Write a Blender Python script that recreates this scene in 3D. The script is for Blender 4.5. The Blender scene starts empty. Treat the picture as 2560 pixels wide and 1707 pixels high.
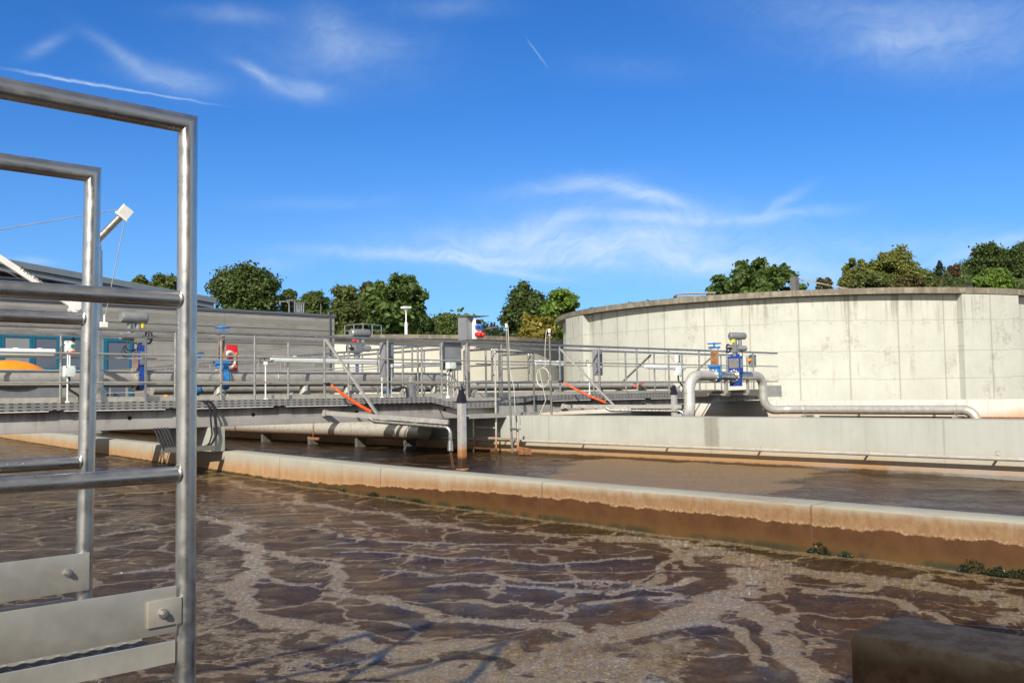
import bpy, bmesh, math, random
import numpy as np
from mathutils import Vector, Matrix, Quaternion
R_ = math.radians
rng = np.random.default_rng(7)
random.seed(7)
sc = bpy.context.scene
COL = sc.collection
CAMZ = 1.15                         # camera height above the water (water is z = 0)

# ------------------------------------------------------------------ survey frame
# X runs along the pipe bridge, Y along the basin walls, both solved from the photo's two vanishing points
F = 2343.0
_d1 = Vector((-904 - 1280, -(1018 - 853.5), -F)); _d2 = Vector((3800 - 1280, -(950 - 853.5), -F))
AX = _d2.normalized(); AZ = AX.cross(_d1).normalized(); AY = AZ.cross(AX)
RM = Matrix((AX, AY, AZ))           # camera -> world
K = 2560 / 2352
def ray(x, y):
    return RM @ Vector((x * K - 1280, -(y * K - 853.5), -F))
def W(x, y, X=None, Y=None, Z=None, D=None):
    r = ray(x, y)
    if X is not None: t = X / r.x
    elif Y is not None: t = Y / r.y
    elif Z is not None: t = (Z - CAMZ) / r.z
    else: t = D / F
    return Vector((r.x * t, r.y * t, r.z * t + CAMZ))

# ------------------------------------------------------------------ node helpers
class G:
    def __init__(s, nt): s.nt = nt; s.nt.nodes.clear()
    def n(s, t, ins=None, **kw):
        nd = s.nt.nodes.new(t)
        for k, v in kw.items(): setattr(nd, k, v)
        if ins:
            for k, v in ins.items():
                sk = nd.inputs[k]
                if hasattr(v, 'is_output'): s.nt.links.new(v, sk)
                else:
                    if isinstance(v, (tuple, list)) and len(v) == 3 and sk.type == 'RGBA': v = (*v, 1)
                    sk.default_value = v
        return nd
    def m(s, op, a, b=0.0, c=0.0, clamp=False):
        nd = s.n('ShaderNodeMath', {0: a, 1: b, 2: c}, operation=op, use_clamp=clamp); return nd.outputs[0]
    def add(s, a, b): return s.m('ADD', a, b)
    def sub(s, a, b): return s.m('SUBTRACT', a, b)
    def mul(s, a, b): return s.m('MULTIPLY', a, b)
    def mx(s, a, b): return s.m('MAXIMUM', a, b)
    def mn(s, a, b): return s.m('MINIMUM', a, b)
    def ss(s, v, lo, hi, a=0.0, b=1.0):          # smoothstep
        nd = s.n('ShaderNodeMapRange', {0: v, 1: lo, 2: hi, 3: a, 4: b}, interpolation_type='SMOOTHSTEP'); return nd.outputs[0]
    def mix(s, f, a, b, blend='MIX'):
        nd = s.n('ShaderNodeMix', data_type='RGBA', blend_type=blend)
        for k, v in ((0, f), (6, a), (7, b)):
            if hasattr(v, 'is_output'): s.nt.links.new(v, nd.inputs[k])
            else: nd.inputs[k].default_value = (*v, 1) if isinstance(v, (tuple, list)) and len(v) == 3 else v
        return nd.outputs[2]
    def noise(s, vec, scale=1, detail=4, rough=.55, dist=0, col=False):
        nd = s.n('ShaderNodeTexNoise', {'Vector': vec, 'Scale': scale, 'Detail': detail, 'Roughness': rough, 'Distortion': dist}); return nd.outputs[1 if col else 0]
    def vor(s, vec, scale, feature='F1', rnd=1, out=0):
        nd = s.n('ShaderNodeTexVoronoi', {'Vector': vec, 'Scale': scale, 'Randomness': rnd}, feature=feature); return nd.outputs[out]
    def pos(s): return s.n('ShaderNodeNewGeometry').outputs['Position']
    def sep(s, v):
        nd = s.n('ShaderNodeSeparateXYZ', {0: v}); return nd.outputs
    def comb(s, x=0.0, y=0.0, z=0.0): return s.n('ShaderNodeCombineXYZ', {0: x, 1: y, 2: z}).outputs[0]
    def vm(s, op, a, b=(0, 0, 0), sc_=None):
        ins = {0: a, 1: b}
        nd = s.n('ShaderNodeVectorMath', ins, operation=op)
        if sc_ is not None:
            if hasattr(sc_, 'is_output'): s.nt.links.new(sc_, nd.inputs[3])
            else: nd.inputs[3].default_value = sc_
        return nd.outputs[1] if op in ('DOT_PRODUCT', 'LENGTH', 'DISTANCE') else nd.outputs[0]
    def bump(s, h, strength=.3, dist=.02, normal=None):
        ins = {'Height': h, 'Strength': strength, 'Distance': dist}
        if normal is not None: ins['Normal'] = normal
        return s.n('ShaderNodeBump', ins).outputs[0]
    def out(s, sh, **kw):
        o = s.n('ShaderNodeOutputMaterial'); s.nt.links.new(sh, o.inputs[0])
    def pbr(s, base, rough=.6, metal=0.0, normal=None, **kw):
        ins = {'Base Color': base, 'Roughness': rough, 'Metallic': metal}
        if normal is not None: ins['Normal'] = normal
        ins.update(kw)
        b = s.n('ShaderNodeBsdfPrincipled', ins)
        s.out(b.outputs[0]); return b
def newmat(name):
    m = bpy.data.materials.new(name); m.use_nodes = True
    return m, G(m.node_tree)
M = {}
def plain(name, col, rough=.5, metal=0.0, var=.12, scale=6, **kw):
    m, g = newmat(name); p = g.pos()
    n = g.noise(p, scale, 5, .6)
    f = g.ss(n, .3, .7)
    c = g.mix(f, tuple(x * (1 - var) for x in col), tuple(min(1, x * (1 + var)) for x in col))
    r = g.ss(g.noise(p, scale * 4, 3), .3, .7, max(.05, rough - .08), min(1, rough + .08))
    g.pbr(c, r, metal, **kw); M[name] = m; return m

def steel(name, col=(.56, .55, .53), rough=.34, metal=.55, stretch=(1, 1, 1), rust=0.0, rustcol=(.30, .15, .06), zr=None, blotch=.12):
    m, g = newmat(name); p = g.pos()
    n1 = g.noise(p, 9, 5, .6)
    n2 = g.noise(g.vm('MULTIPLY', p, (160, 160, 8)), 1, 2, .5)
    c = g.mix(g.ss(n1, .3, .7), tuple(x * (1 - blotch) for x in col), tuple(x * (1 + blotch) for x in col))
    spots = g.mul(g.ss(g.noise(p, 55, 3, .6), .66, .75), .35)
    c = g.mix(spots, c, (.36, .27, .17))
    met = metal
    rr = g.ss(g.noise(p, 24, 4), .3, .7, rough - .07, rough + .10)
    if zr:
        z = g.sep(p)[2]
        f = g.ss(g.add(z, g.mul(g.sub(n1, .5), .12)), zr[0], zr[1], 1, 0)
        f2 = g.ss(g.add(z, g.mul(g.sub(n1, .5), .06)), zr[0] - .1, zr[0] - .03, 1, 0)
        c = g.mix(f, c, rustcol); c = g.mix(f2, c, (.05, .022, .01))
        met = g.ss(f, 0, 1, metal, .0); rr = g.mx(rr, g.mul(f, .7))
    if rust:
        f = g.mul(g.ss(g.noise(p, 7, 6, .65), .5, .72), rust)
        c = g.mix(f, c, rustcol); met = g.ss(f, 0, 1, metal, 0); rr = g.mx(rr, g.mul(f, .7))
    nb = g.bump(n2, .05, .002)
    g.pbr(c, rr, met, nb); M[name] = m; return m

def concrete(name, base, dark=.72, streak=.35, blot=.25, rough=.85, extra=None, scale=1.0):
    """pitted, streaky concrete in world space; extra(g, p, col, noises) may add stains that belong to the wall"""
    m, g = newmat(name); p = g.pos()
    big = g.noise(p, .9 * scale, 6, .62); mid = g.noise(p, 5 * scale, 6, .65); fine = g.noise(p, 60, 3, .6)
    st = g.noise(g.vm('MULTIPLY', p, (9, 9, .7)), 1.0, 5, .6)
    c = g.mix(g.ss(big, .3, .7), tuple(x * (1 - blot) for x in base), tuple(min(1, x * (1 + blot * .5)) for x in base))
    c = g.mix(g.mul(g.ss(st, .48, .72), streak), c, tuple(x * dark * .75 for x in base))
    c = g.mix(g.mul(g.ss(mid, .55, .8), .35), c, tuple(x * dark for x in base))
    pits = g.ss(g.vor(p, 26), .06, .11, 1, 0)
    pits = g.mul(pits, g.ss(g.noise(p, 3.1, 2), .52, .6))
    c = g.mix(g.mul(pits, .6), c, tuple(x * .3 for x in base))
    ro = rough
    if extra:
        r = extra(g, p, c, big, mid, st, fine)
        if isinstance(r, tuple): c, ro = r
        else: c = r
    h = g.add(g.mul(mid, .5), g.add(g.mul(fine, .25), g.mul(pits, -.5)))
    g.pbr(c, ro, 0, g.bump(h, .35, .012), **{'Specular IOR Level': .25}); M[name] = m; return m

# ------------------------------------------------------------------ mesh builder
class MB:
    def __init__(s): s.v = []; s.f = []; s.fm = []; s.cur = 0
    def verts(s, vs):
        o = len(s.v); s.v.extend([tuple(v) for v in vs]); return o
    def face(s, idx): s.f.append(tuple(idx)); s.fm.append(s.cur)
    def box(s, c, size, rot=None):
        c = Vector(c); hx, hy, hz = (a / 2 for a in size)
        vs = [Vector((x, y, z)) for x in (-hx, hx) for y in (-hy, hy) for z in (-hz, hz)]
        if rot is not None: vs = [rot @ v for v in vs]
        o = s.verts([c + v for v in vs])
        for q in ((0, 1, 3, 2), (4, 6, 7, 5), (0, 4, 5, 1), (2, 3, 7, 6), (0, 2, 6, 4), (1, 5, 7, 3)):
            s.face([o + i for i in q])
        return s
    def bb(s, a, b):
        a = Vector(a); b = Vector(b); return s.box((a + b) / 2, [abs(x) for x in (b - a)])
    def bevbox(s, a, b, bev):
        """box with chamfered edges (world aligned)"""
        bm = bmesh.new(); a = Vector(a); b = Vector(b)
        bmesh.ops.create_cube(bm, size=1)
        for v in bm.verts: v.co = Vector(((a + b) / 2)[i] + v.co[i] * abs(b[i] - a[i]) for i in range(3))
        bmesh.ops.bevel(bm, geom=bm.edges[:] + bm.verts[:], offset=bev, segments=2, affect='EDGES', profile=.6)
        bm.verts.index_update(); o = s.verts([v.co for v in bm.verts])
        for f in bm.faces: s.face([o + v.index for v in f.verts])
        bm.free(); return s
    def tube(s, pts, r, n=12, caps=True, rs=None):
        pts = [Vector(p) for p in pts]; k = len(pts)
        ds = [(pts[i + 1] - pts[i]).normalized() for i in range(k - 1)]
        d = ds[0]; up = Vector((0, 0, 1)) if abs(d.z) < .9 else Vector((1, 0, 0))
        u = d.cross(up).normalized(); w = d.cross(u)
        rings = []
        for i in range(k):
            rad = rs[i] if rs else r
            if i > 0 and i < k - 1:
                nrm = (ds[i - 1] + ds[i])
                nrm = nrm.normalized() if nrm.length > 1e-6 else ds[i]
            else: nrm = ds[0] if i == 0 else ds[-1]
            dd = ds[max(0, i - 1)]
            ring = []
            for j in range(n):
                a = 2 * math.pi * j / n
                o = u * math.cos(a) * rad + w * math.sin(a) * rad
                dn = dd.dot(nrm)
                if abs(dn) > .15: o = o - dd * (o.dot(nrm) / dn)
                ring.append(pts[i] + o)
            rings.append(s.verts(ring))
            if 0 < i < k - 1:
                q = ds[i - 1].rotation_difference(ds[i]); u = q @ u; w = q @ w
        for i in range(k - 1):
            for j in range(n):
                a, b = rings[i] + j, rings[i] + (j + 1) % n
                c, e = rings[i + 1] + (j + 1) % n, rings[i + 1] + j
                s.face((a, b, c, e))
        if caps:
            s.face([rings[0] + j for j in range(n)][::-1]); s.face([rings[-1] + j for j in range(n)])
        return s
    def cone(s, a, b, r0, r1, n=16): return s.tube([a, b], 0, n, True, [r0, r1])
    def bar(s, a, b, w, h, up=(0, 0, 1)):
        """rectangular bar from a to b: w across, h along up"""
        a = Vector(a); b = Vector(b); d = (b - a).normalized(); up = Vector(up)
        x = d.cross(up).normalized() * (w / 2); y = x.cross(d).normalized() * (h / 2)
        o = s.verts([a - x - y, a + x - y, a + x + y, a - x + y, b - x - y, b + x - y, b + x + y, b - x + y])
        for q in ((0, 1, 2, 3), (7, 6, 5, 4), (0, 4, 5, 1), (1, 5, 6, 2), (2, 6, 7, 3), (3, 7, 4, 0)): s.face([o + i for i in q])
        return s
    def sphere(s, c, r, nu=12, nv=8, sx=1, sy=1, sz=1, hemi=False):
        c = Vector(c); o = len(s.v); lo = 0 if hemi else -math.pi / 2
        for i in range(nv + 1):
            t = lo + (math.pi / 2 - lo) * i / nv
            for j in range(nu):
                a = 2 * math.pi * j / nu
                s.v.append((c.x + r * sx * math.cos(t) * math.cos(a), c.y + r * sy * math.cos(t) * math.sin(a), c.z + r * sz * math.sin(t)))
        for i in range(nv):
            for j in range(nu):
                a = o + i * nu + j; b = o + i * nu + (j + 1) % nu
                s.face((a, b, b + nu, a + nu))
        return s
    def torus(s, c, axis, R, r, n=24, m=8):
        c = Vector(c); ax = Vector(axis).normalized(); t = Vector((0, 0, 1)) if abs(ax.z) < .9 else Vector((1, 0, 0))
        u = ax.cross(t).normalized(); w = ax.cross(u)
        o = len(s.v)
        for i in range(n):
            a = 2 * math.pi * i / n; d = u * math.cos(a) + w * math.sin(a)
            for j in range(m):
                b = 2 * math.pi * j / m
                s.v.append(tuple(c + d * (R + r * math.cos(b)) + ax * r * math.sin(b)))
        for i in range(n):
            for j in range(m):
                s.face((o + i * m + j, o + ((i + 1) % n) * m + j, o + ((i + 1) % n) * m + (j + 1) % m, o + i * m + (j + 1) % m))
        return s
    def prism(s, prof, a, b):
        """extrude a closed list of Vectors prof by the vector b - a"""
        d = Vector(b) - Vector(a); n = len(prof)
        o = s.verts(list(prof) + [Vector(p) + d for p in prof])
        for i in range(n): s.face((o + i, o + (i + 1) % n, o + n + (i + 1) % n, o + n + i))
        s.face([o + i for i in range(n)][::-1]); s.face([o + n + i for i in range(n)]); return s
    def mesh(s, name, mats, off, smooth=True, angle=38):
        me = bpy.data.meshes.new(name)
        me.from_pydata([tuple(Vector(v) - off) for v in s.v], [], s.f)
        for m in mats: me.materials.append(m)
        if len(mats) > 1: me.polygons.foreach_set('material_index', s.fm)
        bm = bmesh.new(); bm.from_mesh(me); bmesh.ops.recalc_face_normals(bm, faces=bm.faces); bm.to_mesh(me); bm.free()
        if smooth:
            me.polygons.foreach_set('use_smooth', [True] * len(me.polygons)); me.set_sharp_from_angle(angle=R_(angle))
        me.update(); return me
def wloc(o):
    v = Vector(o.location)
    while o.parent: o = o.parent; v += Vector(o.location)
    return v
def thing(name, label, cat, loc=(0, 0, 0), group=None):
    o = bpy.data.objects.new(name, None); COL.objects.link(o); o.location = loc; o.empty_display_size = .1
    o['label'] = label; o['category'] = cat
    if group: o['group'] = group
    return o
def part(name, mb, mat, parent, loc=None, label=None, **kw):
    mats = [M[x] for x in mat] if isinstance(mat, (list, tuple)) else [M[mat]]
    base = wloc(parent)
    off = Vector(loc) if loc is not None else base
    me = mb.mesh(name, mats, off, **kw); o = bpy.data.objects.new(name, me); COL.objects.link(o)
    o.parent = parent; o.location = off - base
    if label: o['label'] = label
    return o
def single(name, mb, mat, label, cat, loc=(0, 0, 0), group=None, **kw):
    mats = [M[x] for x in mat] if isinstance(mat, (list, tuple)) else [M[mat]]
    off = Vector(loc); o = bpy.data.objects.new(name, mb.mesh(name, mats, off, **kw)); COL.objects.link(o); o.location = off
    o['label'] = label; o['category'] = cat
    if group: o['group'] = group
    return o
def struct(name, mb, mat, kind='structure', loc=(0, 0, 0), **kw):
    off = Vector(loc); o = bpy.data.objects.new(name, mb.mesh(name, [M[mat]], off, **kw)); COL.objects.link(o); o.location = off
    o['kind'] = kind; return o
def copy_tree(o, parent=None, delta=None):
    c = o.copy(); COL.objects.link(c)
    if parent: c.parent = parent
    if delta is not None: c.location = Vector(o.location) + Vector(delta)
    for ch in list(o.children): copy_tree(ch, c)
    return c
def arc(c, a0, a1, r, u, w, n=8):
    c = Vector(c); u = Vector(u); w = Vector(w)
    return [c + u * r * math.cos(a0 + (a1 - a0) * i / n) + w * r * math.sin(a0 + (a1 - a0) * i / n) for i in range(n + 1)]
def fillet(pts, r, n=6):
    pts = [Vector(p) for p in pts]; out = [pts[0]]
    for i in range(1, len(pts) - 1):
        a = (pts[i - 1] - pts[i]).normalized(); b = (pts[i + 1] - pts[i]).normalized()
        th = a.angle(b); t = min(r / math.tan(th / 2), (pts[i - 1] - pts[i]).length * .49, (pts[i + 1] - pts[i]).length * .49)
        rr = t * math.tan(th / 2); c = pts[i] + (a + b).normalized() * (rr / math.sin(th / 2))
        p0 = pts[i] + a * t - c; p1 = pts[i] + b * t - c
        for k in range(n + 1):
            q = p0.lerp(p1, k / n)
            ang = p0.angle(p1); s0 = math.sin(ang)
            q = (p0 * math.sin(ang * (1 - k / n)) + p1 * math.sin(ang * k / n)) / s0
            out.append(c + q)
    out.append(pts[-1]); return out
# ------------------------------------------------------------------ camera, sun, sky
cam = bpy.data.cameras.new('camera'); co = bpy.data.objects.new('camera', cam); COL.objects.link(co)
cam.sensor_width = 36; cam.lens = F / 2560 * 36; cam.clip_start = .05; cam.clip_end = 8000
co.matrix_world = Matrix.Translation((0, 0, CAMZ)) @ RM.to_4x4()
sc.camera = co
SUN_AZ, SUN_EL = R_(31.5), R_(35.2)               # heading the light travels to, and the sun's height
L = Vector((math.cos(SUN_AZ) * math.cos(SUN_EL), math.sin(SUN_AZ) * math.cos(SUN_EL), -math.sin(SUN_EL)))
sl = bpy.data.lights.new('sun', 'SUN'); so = bpy.data.objects.new('sun', sl); COL.objects.link(so)
sl.energy = 5.0; sl.angle = R_(.53); sl.color = (1, .95, .86)
so.rotation_euler = L.to_track_quat('-Z', 'Y').to_euler(); so.location = (-8, -6, 12)
sc.view_settings.view_transform = 'Standard'; sc.view_settings.look = 'None'
sc.view_settings.exposure = .36; sc.view_settings.gamma = 1

SKYTINT = (.58, .91, 1.30)
wd = bpy.data.worlds.new('World'); sc.world = wd; wd.use_nodes = True
g = G(wd.node_tree)
sky = g.n('ShaderNodeTexSky', sky_type='NISHITA', sun_disc=False, sun_elevation=SUN_EL,
          sun_rotation=math.atan2(-L.x, -L.y), altitude=400, air_density=1.0, dust_density=.25, ozone_density=3.0)
d = g.n('ShaderNodeTexCoord').outputs['Generated']
dz = g.sep(d)[2]
skyc = g.n('ShaderNodeHueSaturation', {'Saturation': 1.25, 'Value': 1.0, 'Color': sky.outputs[0]}).outputs[0]
skyc = g.mix(1.0, skyc, SKYTINT, 'MULTIPLY')
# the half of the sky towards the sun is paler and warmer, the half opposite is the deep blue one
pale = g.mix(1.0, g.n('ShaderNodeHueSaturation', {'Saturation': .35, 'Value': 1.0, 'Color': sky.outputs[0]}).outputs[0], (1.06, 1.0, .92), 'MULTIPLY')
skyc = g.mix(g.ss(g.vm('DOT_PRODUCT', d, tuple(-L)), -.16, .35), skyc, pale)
skyc = g.mix(g.ss(dz, -.02, .32, .46, 0), skyc, (2.2, 4.3, 7.4))
warp = g.vm('SUBTRACT', g.noise(d, 9, 3, .6, col=True), (.5, .5, .5))
dw = g.vm('ADD', d, g.vm('SCALE', warp, sc_=.020))
dw2 = g.vm('ADD', d, g.vm('SCALE', g.vm('SUBTRACT', g.noise(d, 60, 4, .6, col=True), (.5, .5, .5)), sc_=.004))
WISPS = [  # cirrus: two ends and half width, all as directions in the sky; last two = strength, straight (contrail)
 (-40, 151, 560, 252, 3.5, .50, 1), (-40, 150, 360, 218, 6, .30, 1), (1203, 80, 1265, 165, 3, .28, 1),
 (200, 75, 350, 175, 16, .30, 0), (290, 165, 500, 200, 28, .36, 0), (540, 140, 655, 205, 13, .40, 0), (620, 200, 765, 212, 22, .40, 0),
 (715, 20, 800, 120, 45, .26, 0), (690, 130, 960, 100, 34, .18, 0), (420, 25, 640, 45, 16, .22, 0), (55, 130, 145, 82, 13, .26, 0),
 (900, 20, 1150, 15, 22, .18, 0), (1300, 150, 1600, 165, 30, .08, 0),
 (1180, 440, 1440, 412, 20, .40, 0), (1360, 422, 1610, 482, 18, .66, 0), (1150, 470, 1900, 520, 60, .20, 0), (1000, 540, 2050, 625, 70, .20, 0), (500, 110, 1000, 150, 80, .12, 0), (1700, 60, 2400, 110, 90, .12, 0), (900, 575, 1900, 610, 60, .18, 0), (1080, 565, 1350, 488, 24, .40, 0), (1320, 502, 1720, 504, 13, .55, 0),
 (1690, 506, 1950, 474, 12, .38, 0), (1750, 490, 1862, 428, 12, .34, 0), (710, 577, 1310, 604, 15, .62, 0), (1040, 600, 1290, 642, 9, .60, 0),
 (960, 560, 1720, 588, 40, .50, 0), (1480, 600, 2000, 634, 24, .45, 0), (1350, 545, 1650, 535, 20, .35, 0),
 (1930, 95, 2420, 120, 55, .24, 0), (1980, 108, 2130, 88, 20, .28, 0), (1680, 5, 2420, 55, 36, .16, 0), (2150, 40, 2420, 20, 40, .14, 0),
 (2120, 612, 2420, 520, 15, .40, 0), (1880, 565, 2420, 552, 34, .25, 0), (15, 594, 135, 602, 9, .30, 0), (480, 628, 720, 600, 26, .20, 0), (560, 470, 900, 468, 16, .12, 0)]
tot = None
for (x0, y0, x1, y1, hw, s, straight) in WISPS:
    a = ray(x0, y0).normalized(); b = ray(x1, y1).normalized()
    c = (a + b).normalized(); t = (b - a).normalized(); n = c.cross(t)
    half = (b - a).length / 2; wn = hw / (F / K) / max(.4, 1)
    src = dw2 if straight else dw
    u = g.m('DIVIDE', g.vm('DOT_PRODUCT', src, tuple(t)), half); v = g.m('DIVIDE', g.vm('DOT_PRODUCT', src, tuple(n)), wn)
    if straight: m = g.mul(g.ss(g.m('ABSOLUTE', u), .55 if s > .5 else .2, 1.0, 1, 0), g.ss(g.m('ABSOLUTE', v), .2, 1.0, 1, 0))
    else: m = g.m('EXPONENT', g.mul(g.add(g.mul(u, u), g.mul(v, v)), -1.1))
    m = g.mul(m, g.mul(g.ss(g.vm('DOT_PRODUCT', d, tuple(c)), .3, .5), s))
    tot = m if tot is None else g.add(tot, m)
fib = g.noise(g.vm('MULTIPLY', g.vm('ADD', d, g.vm('SCALE', warp, sc_=.12)), (14, 14, 60)), 1.6, 6, .65)
fib2 = g.noise(dw, 26, 5, .6)
tot = g.mul(tot, g.ss(g.add(g.mul(fib, .6), g.mul(fib2, .4)), .25, .70, .40, 1.05))
tot = g.m('MINIMUM', g.mul(tot, .85), .72)
skyc = g.mix(tot, skyc, (6.3, 7.6, 8.6))
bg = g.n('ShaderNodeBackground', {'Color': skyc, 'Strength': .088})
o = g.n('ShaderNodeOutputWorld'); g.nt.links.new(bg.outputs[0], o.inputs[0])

# ------------------------------------------------------------------ materials
steel('stainless', (.52, .495, .45), .29, .88)
steel('stainless_dull', (.40, .38, .34), .48, .40)
steel('stainless_near', (.56, .54, .505), .31, .95, rust=.10, rustcol=(.33, .22, .12), blotch=.08)
steel('stainless_plate', (.52, .485, .41), .42, .55, rust=.30, rustcol=(.36, .24, .13), blotch=.12)
steel('gate_steel', (.34, .325, .30), .30, .85)
steel('galvanised', (.38, .37, .335), .55, .30)
steel('pipe_pale', (.54, .515, .455), .42, .40)
steel('rod_dark', (.20, .19, .17), .5, rust=.3)
steel('column_steel', (.58, .55, .50), .36, zr=(.26, .46), rustcol=(.33, .15, .05))
steel('ladder_steel', (.58, .55, .50), .38, zr=(.16, .44), rustcol=(.33, .14, .05))
steel('wet_pipe', (.62, .57, .47), .36, .45, zr=(.20, .38), rustcol=(.33, .15, .05))
steel('channel_pipe', (.52, .495, .44), .40, .45, zr=(.40, .60), rustcol=(.27, .13, .05))
plain('rusty_iron', (.27, .12, .05), .8, .1, .35, 14)
plain('white_paint', (.82, .80, .74), .4, 0, .05)
plain('white_plastic', (.74, .76, .74), .35, 0, .06)
plain('pale_grey_plastic', (.62, .66, .63), .5, 0, .06)
plain('grey_box', (.24, .25, .26), .5, .3, .08)
plain('black_plastic', (.012, .012, .014), .4, 0, .2)
plain('cable_black', (.015, .015, .017), .45, 0, .2)
plain('cable_pale', (.55, .52, .45), .5)
plain('orange_hose', (.85, .10, .012), .4, 0, .1)
plain('orange_hood', (.88, .27, .012), .45, 0, .12, 3)
plain('orange_plastic', (.85, .28, .03), .4)
plain('valve_blue', (.03, .19, .50), .45, 0, .25, 14)
plain('valve_dark_blue', (.014, .05, .27), .42, 0, .25, 14)
plain('actuator_grey', (.22, .23, .23), .42, .2, .1, 9)
plain('socket_blue', (.02, .10, .55), .35); plain('socket_red', (.65, .015, .015), .3); plain('button_green', (.02, .22, .12), .4)
plain('yellow_plastic', (.75, .60, .03), .4)
plain('lifebuoy_red', (.62, .02, .015), .4); plain('teal_frame', (.005, .12, .20), .4, 0, .1)
plain('roof_metal', (.17, .20, .23), .42, .35, .06, 2); plain('roof_flashing', (.13, .14, .155), .4, .3, .06, 2)
plain('louvre_pale', (.42, .45, .48), .45, .3, .06, 2); plain('dark_gap', (.01, .011, .013), .8)
plain('lettering', (.05, .05, .045), .6)
plain('timber', (.40, .28, .12), .7)
plain('rope', (.30, .28, .23), .8); plain('bark', (.06, .045, .03), .9, 0, .3, 3)
plain('algae', (.018, .028, .010), .28, 0, .5, 12)
plain('brown_scum', (.20, .10, .04), .6, 0, .3, 14)
plain('dark_slot', (.012, .011, .010), .9)
m, g = newmat('window_glass'); g.pbr((.10, .12, .16), .06, 0, None, **{'IOR': 1.5}); M['window_glass'] = m
m, g = newmat('frosted_panel'); p = g.pos(); g.pbr(g.mix(g.noise(p, 2, 3), (.20, .215, .22), (.27, .28, .275)), .3, 0); M['frosted_panel'] = m

m, g = newmat('cable_tray'); p = g.pos(); x, y, z = g.sep(p)     # perforated tray: two rows of punched slots
u = g.m('FRACT', g.mul(x, 9.0)); row = g.m('FRACT', g.mul(g.sub(z, 1.005), 22))
u2 = g.m('FRACT', g.add(g.mul(x, 9.0), .5))
sl_ = g.mul(g.mul(g.ss(u, .22, .26), g.ss(u, .74, .78, 1, 0)), g.mul(g.ss(row, .30, .36), g.ss(row, .62, .70, 1, 0)))
c = g.mix(g.ss(g.noise(p, 5, 5), .3, .7), (.29, .285, .27), (.39, .38, .36))
c = g.mix(g.mul(g.ss(g.noise(p, 2.4, 5, .7), .56, .66), .5), c, (.16, .13, .10))
g.pbr(g.mix(sl_, c, (.012, .012, .012)), .5, g.ss(sl_, 0, 1, .55, 0)); M['cable_tray'] = m

# concretes ---------------------------------------------------------
def ex_mid(g, p, c, big, mid, st, fine):
    x, y, z = g.sep(p)
    wob = g.add(g.mul(g.sub(g.noise(g.comb(g.mul(y, 1.0)), 1.1, 6, .68), .5), .30), g.mul(g.sub(mid, .5), .05))
    jag = g.add(g.mul(g.sub(g.noise(g.vm('MULTIPLY', p, (1, 5.5, 5.5)), 1, 6, .72), .5), .10), g.mul(g.sub(g.noise(g.comb(g.mul(y, 17)), 1, 3, .7), .5), .022))
    # rust veil rising from the water, taller and stronger near the camera end
    near = g.ss(y, 4.0, 13.5, 1, 0)
    top = g.add(.20, g.mul(near, .12))
    r = g.ss(g.add(z, g.add(g.mul(wob, .25), g.mul(g.sub(st, .5), .09))), g.add(.05, g.mul(near, .21)), g.add(.31, g.mul(near, .06)), 1, 0)
    nz = g.sep(g.n('ShaderNodeNewGeometry').outputs['Normal'])[2]; topf = g.ss(nz, .6, .9)
    r = g.mul(r, g.sub(1.0, g.mul(topf, g.ss(g.noise(g.vm('MULTIPLY', p, (5, 1.2, 1)), 1, 5, .7), .66, .5))))
    cr = g.mix(g.ss(g.add(g.mul(st, .5), g.mul(mid, .5)), .35, .65), (.32, .155, .055), (.39, .235, .11))
    cr = g.mix(near, cr, g.mix(g.ss(g.noise(g.vm('MULTIPLY', p, (22, 22, 13)), 1, 6, .75), .3, .72), (.165, .080, .031), (.245, .142, .064)))
    c = g.mix(g.mul(r, .93), c, cr)
    wet_top = g.add(g.mul(g.ss(y, 6.0, 12.5, 1, 0), .165), .02)
    wl = g.add(z, g.add(g.mul(wob, .40), jag))
    w = g.ss(wl, g.sub(wet_top, .006), g.add(wet_top, .006), 1, 0)
    fr = g.mul(g.ss(wl, wet_top, g.add(wet_top, .035), 1, 0), g.ss(fine, .45, .6))
    c = g.mix(g.mul(fr, .45), c, (.48, .33, .19))
    cw = g.mix(g.ss(mid, .3, .7), (.060, .024, .008), (.088, .038, .012))
    cw = g.mix(g.ss(z, .0, .12, .55, 0), cw, (.105, .058, .015))
    c = g.mix(w, c, cw)
    alg = g.mul(g.ss(z, .0, .05, 1, 0), g.ss(g.noise(g.comb(g.mul(y, 2.2)), 1, 4, .6), .42, .56))
    c = g.mix(g.mul(alg, .85), c, (.022, .026, .012))
    c = g.mix(g.mul(g.ss(g.m('ABSOLUTE', g.sub(g.m('FRACT', g.add(g.mul(y, .36), .23)), .5)), .0015, .004, 1, 0), .6), c, (.09, .05, .03))
    return c, g.ss(w, 0, 1, .85, .6)
concrete('concrete_partition', (0.349, 0.335, 0.274), extra=ex_mid, streak=.2, blot=.12)
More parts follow.
